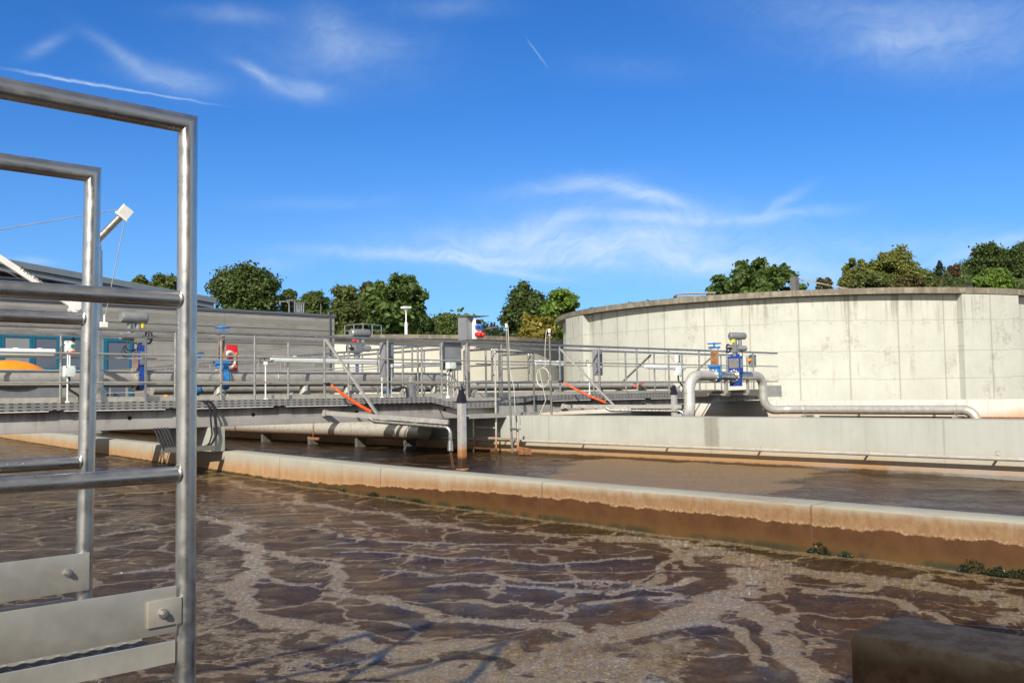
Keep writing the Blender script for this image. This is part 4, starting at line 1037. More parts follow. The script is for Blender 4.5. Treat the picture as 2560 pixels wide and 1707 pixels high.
# pipe lying low over the water against the channel wall
t = thing('low_pipe', 'big steel pipe low above the water under the bridge, rust coloured along its belly', 'pipe', (12.25, 20, .4))
part('pipe', MB().tube([(12.28, 15.95, .40), (12.28, 35.4, .40)], .19, 32), 'wet_pipe', t)
for y in (16.6, 18.5, 20.6, 23): part('saddle', MB().bb((12.24, y - .05, -.3), (12.5, y + .05, .225)), 'rod_dark', t)
part('hanger', MB().bb((12.02, 19.8, .13), (12.05, 20.3, .19)).tube([(12.06, 20.1, .16), (12.06, 20.1, .86)], .01, 8), 'rusty_iron', t)

# siphon pipe with two valves beside the end of the bridge
VX0, VX1, VY, VZ = W(1645, 866, Y=13.6).x, W(1722, 866, Y=13.6).x, 13.6, 1.545
t = thing('siphon_pipe', 'silver pipe with double bends and two blue valves rising over the bridge end', 'pipe', (20.3, 13.6, 1))
lb = W(1597, 915, Y=13.4)
p_low = [(lb.x - .75, 12.95, .36), (lb.x - .38, 13.25, .46)]
path = fillet([(lb.x - 1.5, 12.9, .50), (lb.x - .06, 13.52, .57), (lb.x + .0, 13.58, VZ), (VX0 + .05, 13.6, VZ)], .42, 12)
part('left_bend', MB().tube(path, 0, 28, True, [.135] * (len(path) - 3) + [.130, .125, .118]), 'pipe_pale', t)
mb = MB()
for (p, ax) in ((W(1600, 902, Y=13.58), (0, 0, 1)), (W(1598, 915, Y=13.58), (0, 0, 1))): mb.torus((lb.x - .03, 13.57, p.z), ax, .136, .006, 28, 6)
part('weld_seam', mb, 'stainless_dull', t)
part('pipe', MB().tube([(VX0 - .05, VY, VZ), (VX1, VY, VZ)], .112, 28), 'stainless', t)
lowz = .648; xr_ = VX1 + .42
d_end = W(2262, 955, X=xr_)
xr2 = W(1752, 905, Y=13.6).x
path = fillet([(VX1, VY, VZ), (xr2, VY, VZ), (xr2 + .03, VY, lowz), (xr2 + .6, 13.25, lowz), (xr2 + .62, 12.9, lowz)], .34, 12)
part('right_bend', MB().tube(path, .112, 28), 'channel_pipe', t)
X_l = xr2 + .62; y_e = W(2232, 938, X=X_l).y
path = fillet([(X_l, 12.95, lowz), (X_l, y_e, lowz), (X_l, y_e - .32, -.1)], .30, 10)
part('low_run', MB().tube(path, .112, 28), 'channel_pipe', t)
for y in (13.0 - .25, y_e + .35):
    part('pipe_bracket', MB().torus((X_l, y, lowz), (0, 1, 0), .117, .009, 28, 6).bb((X_l - .18, y - .02, lowz - .20), (X_l + .5, y + .02, lowz - .14)).bar((X_l - .14, y, lowz - .20), (X_l - .14, y, lowz - .02), .02, .02), 'stainless_dull', t)
xh = W(1627, 866, Y=VY).x + .28; hand_valve(t, (xh, VY, VZ), .115, h=.72, wheel_r=.16)
part('flange', flange(flange(MB(), (xh - .075, VY, VZ), (1, 0, 0), .165, .025, 10), (xh + .075, VY, VZ), (1, 0, 0), .165, .025, 10), 'stainless', t)
xa_ = W(1690, 866, Y=VY).x
v = part('electric_valve', MB().tube([(xa_ - .05, VY, VZ), (xa_ + .05, VY, VZ)], .16, 28).bb((xa_ - .07, VY - .18, VZ + .08), (xa_ + .07, VY + .18, VZ + .50)).bb((xa_ - .06, VY - .15, VZ - .26), (xa_ + .06, VY + .15, VZ)).bb((xa_ - .05, VY - .10, VZ + .5), (xa_ + .05, VY + .10, VZ + .56)), 'valve_dark_blue', t, loc=(xa_, VY, VZ))
part('flange', flange(flange(MB(), (xa_ - .075, VY, VZ), (1, 0, 0), .165, .025, 10), (xa_ + .075, VY, VZ), (1, 0, 0), .165, .025, 10), 'stainless', v, loc=(xa_, VY, VZ))
part('inspection_plate', MB().bb((xa_ - .078, VY - .15, VZ + .20), (xa_ - .072, VY + .15, VZ + .44)).bb((xa_ - .06, VY - .188, VZ + .20), (xa_ + .06, VY - .182, VZ + .44)), 'stainless', v, loc=(xa_, VY, VZ))
B, Wh, Ye = MB(), MB(), MB(); actuator((B, Wh, Ye), (xa_, VY, VZ + .70), (.85, -.5, 0), 1.12)
part('actuator', B, 'actuator_grey', v, loc=(xa_, VY, VZ)); part('handwheel', Wh, 'black_plastic', v, loc=(xa_, VY, VZ)); part('signal_cap', Ye, 'yellow_plastic', v, loc=(xa_, VY, VZ))
part('cable', MB().tube(fillet([(xa_ + .1, VY - .1, VZ + .66), (xa_ + .2, VY - .12, VZ + .5), (xa_ + .05, VY - .1, VZ + .48)], .05), .01, 6), 'cable_black', v, loc=(xa_, VY, VZ))
for x in (VX0 + .4, VX1 - .1): part('pipe_support', MB().bb((x - .03, VY - .03, 1.10), (x + .03, VY + .03, VZ - .10)).bb((x - .03, VY, 1.06), (x + .03, 14.12, 1.10)), 'stainless_dull', t)

# ------------------------------------------------------------------ electrical gear on the railings
def conduit(pts, r=.012): return MB().tube(fillet(pts, .05, 4), r, 8)
def lamp(px0, px1, py, Yp, label, slope=0, z=None):
    a = W(px0, py, Y=Yp); b = W(px1, py + slope, Y=Yp)
    if z is not None: a.z = b.z = z
    t = thing('tube_lamp', label, 'lamp', (a + b) / 2, 'tube lamps along the railings')
    part('housing', MB().tube([a, a.lerp(b, .015), a.lerp(b, .985), b], 0, 14, True, [.03, .045, .045, .03]), 'white_plastic', t)
    part('cover', MB().tube([a.lerp(b, .03) - Vector((0, 0, .035)), a.lerp(b, .97) - Vector((0, 0, .035))], .036, 12), 'pale_grey_plastic', t)
    for f in (.2, .5, .8): part('clip', MB().sphere(a.lerp(b, f) + Vector((0, -.0, .04)), .035, 10, 6, 1.6, 1, .5), 'white_plastic', t, loc=a.lerp(b, f))
    return t
lamp(-60, 128, 806, YF - .06, 'long white tube lamp on the far rail, cut by the left edge of the photo', 2)
lamp(622, 878, 823, YF - .06, 'long white tube lamp on the far rail in front of the grey building', 7)
lamp(1228, 1295, 832, YF - .06, 'white tube lamp on the far rail between the guide rod and the strut', 2)
lamp(1482, 1575, 841, YF - .06, 'white tube lamp on the far rail left of the blue hand valve', 3)
a = W(905, 843, X=12.2); b = W(1010, 836, X=12.2)
lamp(905, 1012, 838, 16.6, 'white tube lamp slung across the side walkway end', -4)
a0 = W(610, 834, Y=YF - .08)
def pole(px, ytop, ybot, Yp, label, capped=True):
    a = W(px, ytop, Y=Yp); b = Vector((a.x, a.y, 1.10)); t = thing('cable_conduit', label, 'conduit', b, 'pale cable conduits on the railings')
    part('tube', MB().tube([b, a], .013, 8), 'pale_grey_plastic', t)
    part('socket', MB().bb(a - Vector((.025, .025, .03)), a + Vector((.025, .025, .03))), 'white_plastic', t, loc=a)
    part('socket', MB().bb(b + Vector((-.025, -.025, 0)), b + Vector((.025, .025, .05))), 'white_plastic', t, loc=b)
    part('cable', MB().tube([a, a + Vector((-.02, 0, .09)), a + Vector((-.07, 0, .12)), a + Vector((-.11, 0, .06)), a + Vector((-.11, 0, -.02))], .007, 6), 'cable_black', t, loc=a)
    part('cable', MB().tube([b, b + Vector((.03, -.03, -.02)), b + Vector((.1, -.06, -.02))], .008, 6), 'cable_black', t)
    return t
pole(156, 808, 925, YF - .10, 'pale conduit left of the white button box')
pole(610, 834, 925, YF - .10, 'pale conduit at the left end of the long tube lamp'); pole(877, 835, 925, YF - .10, 'pale conduit at the right end of the long tube lamp')
pole(898, 840, 925, YB + .05, 'pale conduit on the near rail beside the tall grey box'); pole(1028, 848, 928, YB + .05, 'pale conduit below the wide grey box')
pole(1353, 838, 910, YF - .10, 'pale conduit left of the narrow grey box'); pole(1378, 842, 912, YB + .05, 'pale conduit in front of the narrow grey box'); pole(1563, 838, 905, YF - .1, 'pale conduit left of the silver bend')
def box_(px0, py0, px1, py1, Yp, dep, mat, label, cat='box', name='junction_box'):
    a = W((px0 + px1) / 2, (py0 + py1) / 2, Y=Yp); w = abs(W(px1, py0, Y=Yp).x - W(px0, py0, Y=Yp).x); h = abs(W(px0, py0, Y=Yp).z - W(px0, py1, Y=Yp).z)
    t = thing(name, label, cat, a - Vector((0, 0, h / 2)))
    part('case', MB().bevbox(a - Vector((w / 2, 0, h / 2)), a + Vector((w / 2, dep, h / 2)), .008), mat, t)
    for s in (-1, 1):
        for q in (-1, 1): part('screw', MB().tube([a + Vector((s * w * .4, -.002, q * h * .42)), a + Vector((s * w * .4, -.010, q * h * .42))], .008, 8), 'stainless', t, loc=a + Vector((s * w * .4, 0, q * h * .42)))
    return t, a, w, h
t, a, w, h = box_(883, 786, 905, 866, YB + .04, .16, 'grey_box', 'tall narrow grey cabinet on the near rail, hose hook on its front')
part('hook', MB().torus(a + Vector((.02, -.03, .02)), (0, 1, .3), .03, .012, 16, 8), 'black_plastic', t)
part('cable', conduit([a + Vector((.03, .05, -h / 2)), a + Vector((.04, .02, -h / 2 - .25)), a + Vector((.38, 0, -h / 2 - .18)), a + Vector((.42, 0, -h / 2 - .42))], .02), 'cable_black', t)
t, a, w, h = box_(1020, 786, 1060, 850, YB + .05, .14, 'grey_box', 'wide grey cabinet on the near rail left of the gates')
part('rain_hood', MB().bb(a + Vector((-w / 2 - .02, -.03, h / 2)), a + Vector((w / 2 + .02, .16, h / 2 + .012))), 'stainless_dull', t)
mb = MB()
for k in range(5): mb.tube([a + Vector((-.12 + .07 * k, .05, -h / 2)), a + Vector((-.10 + .06 * k, .03, -h / 2 - .2)), a + Vector((-.2 + .12 * k, .03, -h / 2 - .52))], .008, 6)
part('cable', mb, 'cable_pale', t)
t, a, w, h = box_(1032, 832, 1048, 847, YB - .12, .12, 'pale_grey_plastic', 'small pale box in front of the wide grey cabinet')
part('cable_gland', MB().tube([a + Vector((0, .06, -h / 2)), a + Vector((0, .06, -h / 2 - .05))], .02, 10).tube([a + Vector((0, .06, -h / 2 - .05)), a + Vector((-.06, .08, -h / 2 - .12)), a + Vector((-.2, .1, -h / 2 - .13))], .008, 6), 'cable_black', t)
t, a, w, h = box_(1371, 802, 1384, 862, YB + .14, .14, 'grey_box', 'tall narrow grey cabinet on the rail right of the strut')
part('cable', conduit([a + Vector((.03, .05, -h / 2)), a + Vector((.0, .02, -h / 2 - .2)), a + Vector((.14, 0, -h / 2 - .5))], .02), 'cable_black', t)
t, a, w, h = box_(1726, 815, 1737, 843, 14.25, .10, 'grey_box', 'small grey box with an orange beacon at the right end of the rail')
part('beacon', MB().tube([a + Vector((-w / 2, .04, .02)), a + Vector((-w / 2 - .07, .04, .02))], .05, 12).sphere(a + Vector((-w / 2 - .07, .04, .02)), .05, 12, 8), 'orange_plastic', t)
t, a, w, h = box_(152, 783, 173, 808, YF - .14, .10, 'white_plastic', 'white push button box with black, green and red buttons')
for k, mt in enumerate(('black_plastic', 'button_green', 'socket_red')): part('button', MB().tube([a + Vector((.03, -.03, .11 - k * .105)), a + Vector((.03, .01, .11 - k * .105))], .033, 14), mt, t)
part('stalk', MB().tube([a - Vector((0, -.05, h / 2)), a - Vector((0, -.05, h / 2 + .25))], .02, 10), 'white_plastic', t)
t, a, w, h = box_(149, 840, 174, 865, YF - .14, .12, 'pale_grey_plastic', 'pale grey junction box below the push button box')
part('cable', conduit([a + Vector((0, .05, -h / 2)), a + Vector((0, .05, -h / 2 - .2)), a + Vector((.14, .02, -h / 2 - .3)), a + Vector((.2, 0, -h / 2 - .55)), a + Vector((.05, .05, -h / 2 - .6))], .02), 'cable_black', t)
t, a, w, h = box_(1556, 815, 1563, 832, YF - .14, .08, 'white_plastic', 'tiny white control box on the far rail near the silver bend')
for k in range(3): part('button', MB().tube([a + Vector((0, -.02, .07 - k * .07)), a + Vector((0, .01, .07 - k * .07))], .022, 10), 'black_plastic', t)
t, a, w, h = box_(1556, 845, 1566, 862, YF - .14, .10, 'white_plastic', 'small white junction box under the tiny control box')
part('cable', conduit([a + Vector((0, .05, -h / 2)), a + Vector((.0, .05, -h / 2 - .12)), a + Vector((.12, 0, -h / 2 - .3))], .022), 'cable_black', t)

# socket post with blue and red sockets under a little roof
SX = W(1082, 760, Y=14.75)
t = thing('socket_post', 'grey power post with small roof, blue and red sockets on its white front', 'power post', (SX.x, 14.75, 1.10))
zt = W(1082, 727, Y=14.75).z; zb_ = W(1082, 781, Y=14.75).z
part('post', MB().bb((SX.x - .05, 14.83, 1.10), (SX.x + .03, 14.90, zb_)), 'stainless_dull', t)
part('case', MB().bb((SX.x - .16, 14.70, zb_), (SX.x + .02, 14.98, zt - .02)), 'grey_box', t)
part('roof', MB().bar((SX.x - .18, 14.82, zt + .0), (SX.x + .36, 14.80, zt + .015), .44, .014), 'rod_dark', t)
fx = SX.x + .02
f = part('socket_panel', MB().bevbox((SX.x - .02, 14.60, zb_ + .015), (SX.x + .16, 14.70, zt - .06), .01), 'white_plastic', t)
hgt = zt - zb_
part('fuse_window', MB().box((SX.x + .07, 14.592, zb_ + hgt * .77), (.13, .016, .085)), 'black_plastic', f, loc=(fx, 14.6, zb_))
for dx in (.02, .12): part('socket', MB().bevbox((SX.x + dx - .038, 14.555, zb_ + hgt * .46), (SX.x + dx + .038, 14.605, zb_ + hgt * .62), .01), 'socket_blue', f, loc=(fx, 14.6, zb_))
for dx in (.02, .12): part('socket', MB().tube([(SX.x + dx, 14.605, zb_ + hgt * .22), (SX.x + dx, 14.52, zb_ + hgt * .20)], .052, 16).sphere((SX.x + dx, 14.52, zb_ + hgt * .2), .05, 14, 8), 'socket_red', f, loc=(fx, 14.6, zb_))
mb = MB(); p0 = W(1103, 758, Y=14.7); p1 = W(1141, 751, Y=15.6)
single('timber_pole', MB().cone(p0, p1, .022, .012, 8), 'timber', 'pale wooden pole sticking out sideways behind the blue sockets', 'pole', p0)

# davit crane with winch
CY = 14.95
mz = W(222, 545, Y=CY); mx_ = W(224, 900, Y=CY).x
t = thing('davit_crane', 'pale davit crane with tubular mast, sloping jib, white winch arm and rope', 'crane', (mx_, CY, 1.10))
part('socket', MB().tube([(mx_, CY, 1.10), (mx_, CY, 1.62)], .085, 20).bb((mx_ - .17, CY - .17, 1.10), (mx_ + .17, CY + .17, 1.116)).torus((mx_, CY, 1.62), (0, 0, 1), .083, .01), 'stainless', t)
mb = MB()
for a_ in range(4):
    u = Vector((math.cos(a_ * math.pi / 2), math.sin(a_ * math.pi / 2), 0)); w_ = u.cross(Vector((0, 0, 1))) * .006; c = Vector((mx_, CY, 1.116))
    mb.prism([c + u * .08 - w_, c + u * .17 - w_, c + u * .085 - w_ + Vector((0, 0, .26))], (0, 0, 0), w_ * 2)
part('gusset', mb, 'stainless', t)
head = W(283, 492, Y=CY - .25)
mtop = Vector((mx_ - .02, CY, W(222, 558, Y=CY).z))
part('mast', MB().tube([(mx_, CY, 1.6), (mx_ - .01, CY, mtop.z - .12)], .062, 20), 'stainless', t)
part('jib', MB().tube(fillet([(mx_ - .012, CY, mtop.z - .2), mtop - Vector((.01, 0, -.04)), head], .10, 5), .055, 18), 'stainless', t)
jd = (head - mtop).normalized()
part('jib_head', MB().bar(head - jd * .04, head + jd * .13, .12, .17, up=jd.cross(Vector((0, 1, 0)))).bar(head - jd * .055, head - jd * .04, .15, .20, up=jd.cross(Vector((0, 1, 0)))), 'white_paint', t)
a = W(188, 716, Y=CY - .08); b = W(-70, 548, Y=CY - .08)
arm = part('winch_arm', MB().bar(a, b, .06, .085, up=(0, 0, 1)), 'white_paint', t)
ad = (b - a).normalized()
part('winch', MB().tube([W(172, 706, Y=CY - .02) + Vector((0, .06, 0)), W(172, 706, Y=CY - .02) - Vector((0, .11, 0))], .105, 28).tube([W(172, 706, Y=CY - .02) - Vector((0, .11, 0)), W(172, 706, Y=CY - .02) - Vector((0, .13, 0))], .055, 24).bar(W(176, 700, Y=CY), (mx_, CY, W(176, 720, Y=CY).z), .08, .05), 'white_paint', t)
tx = bpy.data.curves.new('load_lettering', 'FONT'); tx.body = 'MAX 250 KG'; tx.size = .088; tx.align_x = 'CENTER'; tx.align_y = 'CENTER'; tx.extrude = .001
tob = bpy.data.objects.new('load_lettering', tx)
tm = W(81, 638, Y=CY - .08); me = None
COL.objects.link(tob); dg = bpy.context.evaluated_depsgraph_get(); me = bpy.data.meshes.new_from_object(tob.evaluated_get(dg)); bpy.data.objects.remove(tob)
lo = bpy.data.objects.new('lettering', me); me.materials.clear(); me.materials.append(M['lettering']); COL.objects.link(lo); lo.parent = arm
xdir = -ad; ydir = Vector((0, 0, 1)) - xdir * xdir.z; ydir.y = 0; ydir.normalize(); zdir = xdir.cross(ydir)
lo.matrix_local = Matrix.Translation(tm + Vector((0, -.033, 0)) - wloc(arm)) @ Matrix((xdir, ydir, zdir)).transposed().to_4x4()
hk = W(240, 735, Y=CY - .25); part('rope', MB().tube([head + jd * .06 - Vector((0, 0, .07)), hk], .007, 6).tube([head + Vector((-.02, 0, .08)), b + Vector((0, 0, .05))], .007, 6).tube([W(165, 700, Y=CY), W(0, 616, Y=CY), b - Vector((0, 0, .06))], .006, 6), 'rope', t)
part('hook', MB().tube([hk + Vector((0, 0, .08)), hk - Vector((0, 0, .05))], .014, 8).bb(hk - Vector((.06, .03, .11)), hk + Vector((.04, .03, -.03))), 'white_paint', t)
# empty crane socket
x = W(945, 900, Y=CY).x
t = thing('crane_socket', 'empty steel crane socket with triangular gussets on the bridge deck', 'socket', (x, CY, 1.10))
part('tube', MB().cone((x, CY, 1.10), (x, CY, 1.45), .10, .085, 20).tube([(x, CY, 1.45), (x, CY, 1.53)], .075, 20), 'stainless', t)
mb = MB()
for a_ in range(4):
    u = Vector((math.cos(a_ * math.pi / 2 + .3), math.sin(a_ * math.pi / 2 + .3), 0)); w_ = u.cross(Vector((0, 0, 1))) * .006; c = Vector((x, CY, 1.10))
    mb.prism([c + u * .08 - w_, c + u * .2 - w_, c + u * .085 - w_ + Vector((0, 0, .26))], (0, 0, 0), w_ * 2)
part('gusset', mb, 'stainless', t)

# cable bundle looping over the beam at the pier
x = W(478, 960, Y=14.0).x; mb = MB(); r = random.Random(2)
for k in range(6):
    dx = r.uniform(-.05, .05)
    mb.tube(fillet([(x - .16 + dx, 14.12, 1.09), (x - .02 + dx, 13.98, 1.15), (x + .05 + dx, 13.96, 1.0), (x + .07 + dx, 13.92, .6), (x - .02 + dx * .5, 13.88, .44), (x - .2, 13.9, .40)], .12, 5), .013, 7)
t = thing('cable_bundle', 'thick bundle of black cables looping over the bridge beam at the pier', 'cables', (x, 13.95, .5))
part('cables', mb, 'cable_black', t)
xl_ = W(372, 1005, Y=13.9).x
part('support_tray', MB().bb((xl_, 13.80, .36), (x + .02, 13.97, .385)).bb((xl_, 13.80, .385), (x + .02, 13.806, .44)), 'rod_dark', t)
mb = MB()
for k in range(5): mb.tube([(xl_ + .04 + .045 * k, 13.92, .40), (xl_ - .01 + .05 * k, 13.97, .55), (xl_ - .04 + .05 * k, 14.09, .72)], .016, 7)
part('cables', mb, 'cable_black', t)
x = W(1640, 920, Y=14.0).x
x = W(1635 / 1.0, 920, Y=14.05).x - .9
t = thing('cable_loop', 'two black cables hanging over the beam behind the second steel column', 'cables', (x, 14, .9))
part('cables', MB().tube(fillet([(x - .2, 14.1, 1.11), (x, 14.0, 1.13), (x + .04, 14.02, .6)], .08), .014, 7).tube(fillet([(x - .2, 14.1, 1.11), (x + .06, 13.99, 1.12), (x + .10, 14.0, .6)], .08), .012, 7), 'cable_black', t)
for i, (px0, px1, lb) in enumerate(((1060, 1095, 'thin drooping black cable on the beam left of the square column'),)):
    a = W(1003, 925, Y=14.08); b = W(1020, 962, Y=14.08)
    single('thin_cable', MB().tube(fillet([a, a + Vector((.1, 0, -.2)), b], .1), .006, 6), 'cable_black', lb, 'cable', a)
# lifebuoy on its red board, on the far walkway rail
lp = W(526, 822, Y=24.0)
t = thing('lifebuoy_station', 'red lifebuoy board with a white and orange ring near the grey wall', 'lifebuoy', (lp.x, 24, .9))
part('board', MB().bevbox(lp + Vector((-.30, 0, -.42)), lp + Vector((.26, .05, .36)), .04), 'lifebuoy_red', t)
part('ring', MB().torus(lp + Vector((-.02, -.08, -.06)), (0.5, -1, 0), .21, .055, 28, 10), 'white_plastic', t)
mb = MB()
for a_ in range(4): mb.torus(lp + Vector((-.02 +   .21 * math.cos(.8 + a_ * 1.57), -.08, -.06 + .21 * math.sin(.8 + a_ * 1.57))), (-math.sin(.8 + a_ * 1.57), 0, math.cos(.8 + a_ * 1.57)), .07, .012, 16, 6)
part('ring_band', mb, 'orange_plastic', t)
part('post', MB().tube([(lp.x, 24.06, .5), (lp.x, 24.06, lp.z)], .03, 10), 'stainless_dull', t)
# second electric valve set beyond the strut, by the corner of the building
c = W(820, 800, Y=22.5)
t = thing('electric_actuator', 'grey electric valve drive with black handwheel by the building corner', 'actuator', (c.x, 22.5, 1))
B, Wh, Ye = MB(), MB(), MB(); actuator((B, Wh, Ye), c, (1, -.1, 0), 1.5)
part('drive', B, 'actuator_grey', t); part('handwheel', Wh, 'black_plastic', t); part('signal_cap', Ye, 'socket_red', t); part('stem', MB().tube([c, (c.x, 22.5, .9)], .05, 10), 'valve_dark_blue', t)
# orange hood
c = W(18, 870, Y=20)
t = thing('orange_hood', 'rounded orange cover showing above the grey pipe at the left edge', 'cover', (c.x, 20, 1.0))
part('shell', MB().sphere((c.x, 20, 1.42), .66, 32, 14, 1.35, .7, .82, True), 'orange_hood', t)
part('base', MB().bb((c.x - .88, 19.6, .9), (c.x + .88, 20.4, 1.42)), 'grey_box', t)
c = W(382, 905, Y=19.5)
single('orange_canister', MB().tube([(c.x, 19.5, .95), (c.x, 19.5, 1.22)], .09, 16).tube([(c.x, 19.5, 1.22), (c.x, 19.5, 1.26)], .05, 12), 'orange_plastic', 'small orange canister under the grey pipe, left of the big railing post', 'canister', (c.x, 19.5, .95))
# ------------------------------------------------------------------ big round tank
def tank_pt(px, r):                      # nearest point of a circle round the tank axis seen at pixel px
    d = ray(px, 800); d = Vector((d.x, d.y)).normalized(); c = TC.xy
    b = d.dot(c); k = b * b - (c.dot(c) - r * r); q = d * (b - math.sqrt(max(k, 0)))
    return math.atan2(q.y - c.y, q.x - c.x), q
def cyl_wall(mb, c, r0, r1, z0, z1, n=160, a0=0, a1=2 * math.pi):
    full = abs(a1 - a0 - 2 * math.pi) < 1e-6
    k = n if full else n + 1; o = len(mb.v)
    for i in range(k):
        a = a0 + (a1 - a0) * i / n; ca, sa = math.cos(a), math.sin(a)
        for (r, z) in ((r1, z0), (r1, z1), (r0, z1), (r0, z0)): mb.v.append((c.x + r * ca, c.y + r * sa, z))
    for i in range(n):
        a = o + 4 * i; b = o + 4 * ((i + 1) % k)
        for j in range(4): mb.face((a + j, b + j, b + (j + 1) % 4, a + (j + 1) % 4))
    if not full:
        mb.face((o, o + 1, o + 2, o + 3)); e = o + 4 * n; mb.face((e + 3, e + 2, e + 1, e))
    return mb
t = thing('round_tank', 'huge round concrete tank with cream stained walls and a dark weathered rim', 'tank', (TC.x, TC.y, .5))
part('wall', cyl_wall(MB(), TC, TR - .3, TR, .3, TTOP - .26), 'concrete_tank', t)
part('rim', cyl_wall(MB(), TC, TR - .6, TR + .34, TTOP - .235, TTOP, 200), 'concrete_rim', t, angle=25)
part('roof', cyl_wall(MB(), TC, .01, TR - .6, TTOP - .4, TTOP - .1, 60), 'concrete_pale', t)
for (pa, pb) in ((1291, 1338), (2216, 2346)):
    a0, _ = tank_pt(pa, TR + (.0 if pa < 2000 else .36)); a1, _ = tank_pt(pb, TR + .36)
    if pa < 2000: a0 = a1 - 2.2 / TR if abs(a1 - 2.2 / TR) else a0; a0 = a1 - (2.2 / TR) * (1 if a0 < a1 else -1)
    part('buttress', cyl_wall(MB(), TC, TR - .2, TR + .33, .3, TTOP - .265, 14, min(a0, a1), max(a0, a1)), 'concrete_tank', t)
a_, q = tank_pt(1595, TR - .1)
h = W(1595, 679, D=(RM.transposed() @ Vector((q.x, q.y, 4.0))).z * -1)
t2 = thing('lattice_boom', 'dark lattice boom lying just over the rim of the big tank', 'boom', (q.x, q.y, TTOP))
dq = Vector((q.x, q.y, 0)).cross(Vector((0, 0, 1))).normalized()
A = Vector((q.x, q.y, TTOP + .18)) - dq * .75; B = A + dq * 1.7
mb = MB().tube([A, B], .035, 8).tube([A + Vector((0, 0, -.1)), B + Vector((0, 0, -.16))], .025, 8)
for k in range(6): mb.tube([A.lerp(B, k / 6) + Vector((0, 0, -.1)), A.lerp(B, (k + .5) / 6), A.lerp(B, (k + 1) / 6) + Vector((0, 0, -.12))], .012, 6)
part('boom', mb, 'rod_dark', t2); part('pulley', MB().tube([A + Vector((0, 0, -.14)) + Vector((-.05, .05, 0)), A + Vector((0, 0, -.14)) + Vector((.05, -.05, 0))], .07, 14), 'black_plastic', t2)
a_, q = tank_pt(1830, TR - 1.5); q = Vector((q.x, q.y, TTOP - .1))
t2 = thing('guyed_mast', 'short brown mast with guy wires on top of the big tank', 'mast', q)
zt = W(1830, 636, D=-(RM.transposed() @ Vector((q.x, q.y, 4.0))).z).z
part('mast', MB().bb(q - Vector((.13, .13, 0)), (q.x + .13, q.y + .13, zt)), 'rod_dark', t2)
e = tank_pt(1955, TR - .3)[1]; e2 = tank_pt(1985, TR - .8)[1]
part('guy_wire', MB().tube([(q.x, q.y, zt), (e.x, e.y, TTOP)], .018, 6).tube([(q.x, q.y, zt - .1), (e2.x, e2.y, TTOP)], .018, 6), 'rope', t2)

# low cream tank further back
d0 = ray(860, 800); d0 = Vector((d0.x, d0.y, 0)).normalized(); dd = 50 / (RM.transposed() @ d0).z * -1
LC = d0 * (dd + 13.5); LR = 13.0; LT = W(860, 767, D=50).z
t = thing('low_tank', 'low cream round tank behind the footbridge, between the grey building and the big tank', 'tank', (LC.x, LC.y, .5))
part('wall', cyl_wall(MB(), LC, LR - .3, LR, .3, LT - .22), 'concrete_low_tank', t)
part('rim', cyl_wall(MB(), LC, LR - .6, LR + .35, LT - .22, LT, 160), 'concrete_rim', t, angle=25)
part('roof', cyl_wall(MB(), LC, .01, LR - .6, LT - .3, LT - .1, 60), 'concrete_pale', t)
t = thing('tank_railing', 'little curved railing on top of the low cream tank', 'railing', (LC.x, LC.y, LT))
mb = MB(); pts = []
for k in range(9):
    px = 792 + k * 10.5; dr = ray(px, 770); dr = Vector((dr.x, dr.y, 0)).normalized(); pts.append(dr * (dd + 1.0 + .25 * (k - 4) ** 2 / 4) + Vector((0, 0, LT)))
for z in (.32, .62): mb.tube([p + Vector((0, 0, z)) for p in pts], .03, 6)
part('rail', mb, 'stainless', t)
for p in pts[::2]: part('post', MB().tube([p - Vector((0, 0, .1)), p + Vector((0, 0, .62))], .03, 6), 'stainless', t)
p = W(933, 766, D=52); t = thing('white_vent_pole', 'white pole with a flat lamp head on the low cream tank', 'pole', (p.x, p.y, LT - .1))
zt = W(933, 706, D=52).z
part('pole', MB().tube([(p.x, p.y, LT - .1), (p.x, p.y, LT + .75)], .085, 12).tube([(p.x, p.y, LT + .75), (p.x, p.y, zt)], .035, 10), 'white_paint', t)
part('head', MB().box((p.x, p.y, zt), (.42, .42, .10)).cone((p.x, p.y, zt - .25), (p.x, p.y, zt - .05), .05, .14, 12), 'white_plastic', t)

# ------------------------------------------------------------------ grey board marked building with louvred roof house
BY = 36.0; bx1 = W(768, 722, Y=BY).x; bz = 4.83
t = thing('concrete_building', 'long grey board marked concrete building with teal window and door', 'building', (0, BY, .5))
part('wall', MB().bb((-30, BY, .45), (bx1, BY + 14, bz - .10)), 'concrete_board', t)
part('roof_edge', MB().bb((-30.1, BY - .05, bz - .097), (bx1 + .07, BY + 14.05, bz)).bb((-30, BY - .02, bz - .16), (bx1 + .03, BY - .003, bz - .10)), 'roof_flashing', t)
part('downpipe', MB().tube([(bx1 - .28, BY - .06, .5), (bx1 - .28, BY - .06, bz - .1)], .025, 8).tube([(bx1 - .33, BY - .05, bz - .05), (bx1 - .33, BY - .05, bz + .10)], .05, 8), 'roof_flashing', t)
def fr_rect(mb, x0, x1, z0, z1, w, y0, y1):
    mb.bb((x0, y0, z0), (x0 + w, y1, z1)).bb((x1 - w, y0, z0), (x1, y1, z1)); mb.bb((x0 + w, y0, z1 - w), (x1 - w, y1, z1)).bb((x0 + w, y0, z0), (x1 - w, y1, z0 + w)); return mb
X_ = lambda px: W(px, 810, Y=BY).x
z0 = W(100, 850, Y=BY).z; z1 = W(100, 771, Y=BY).z
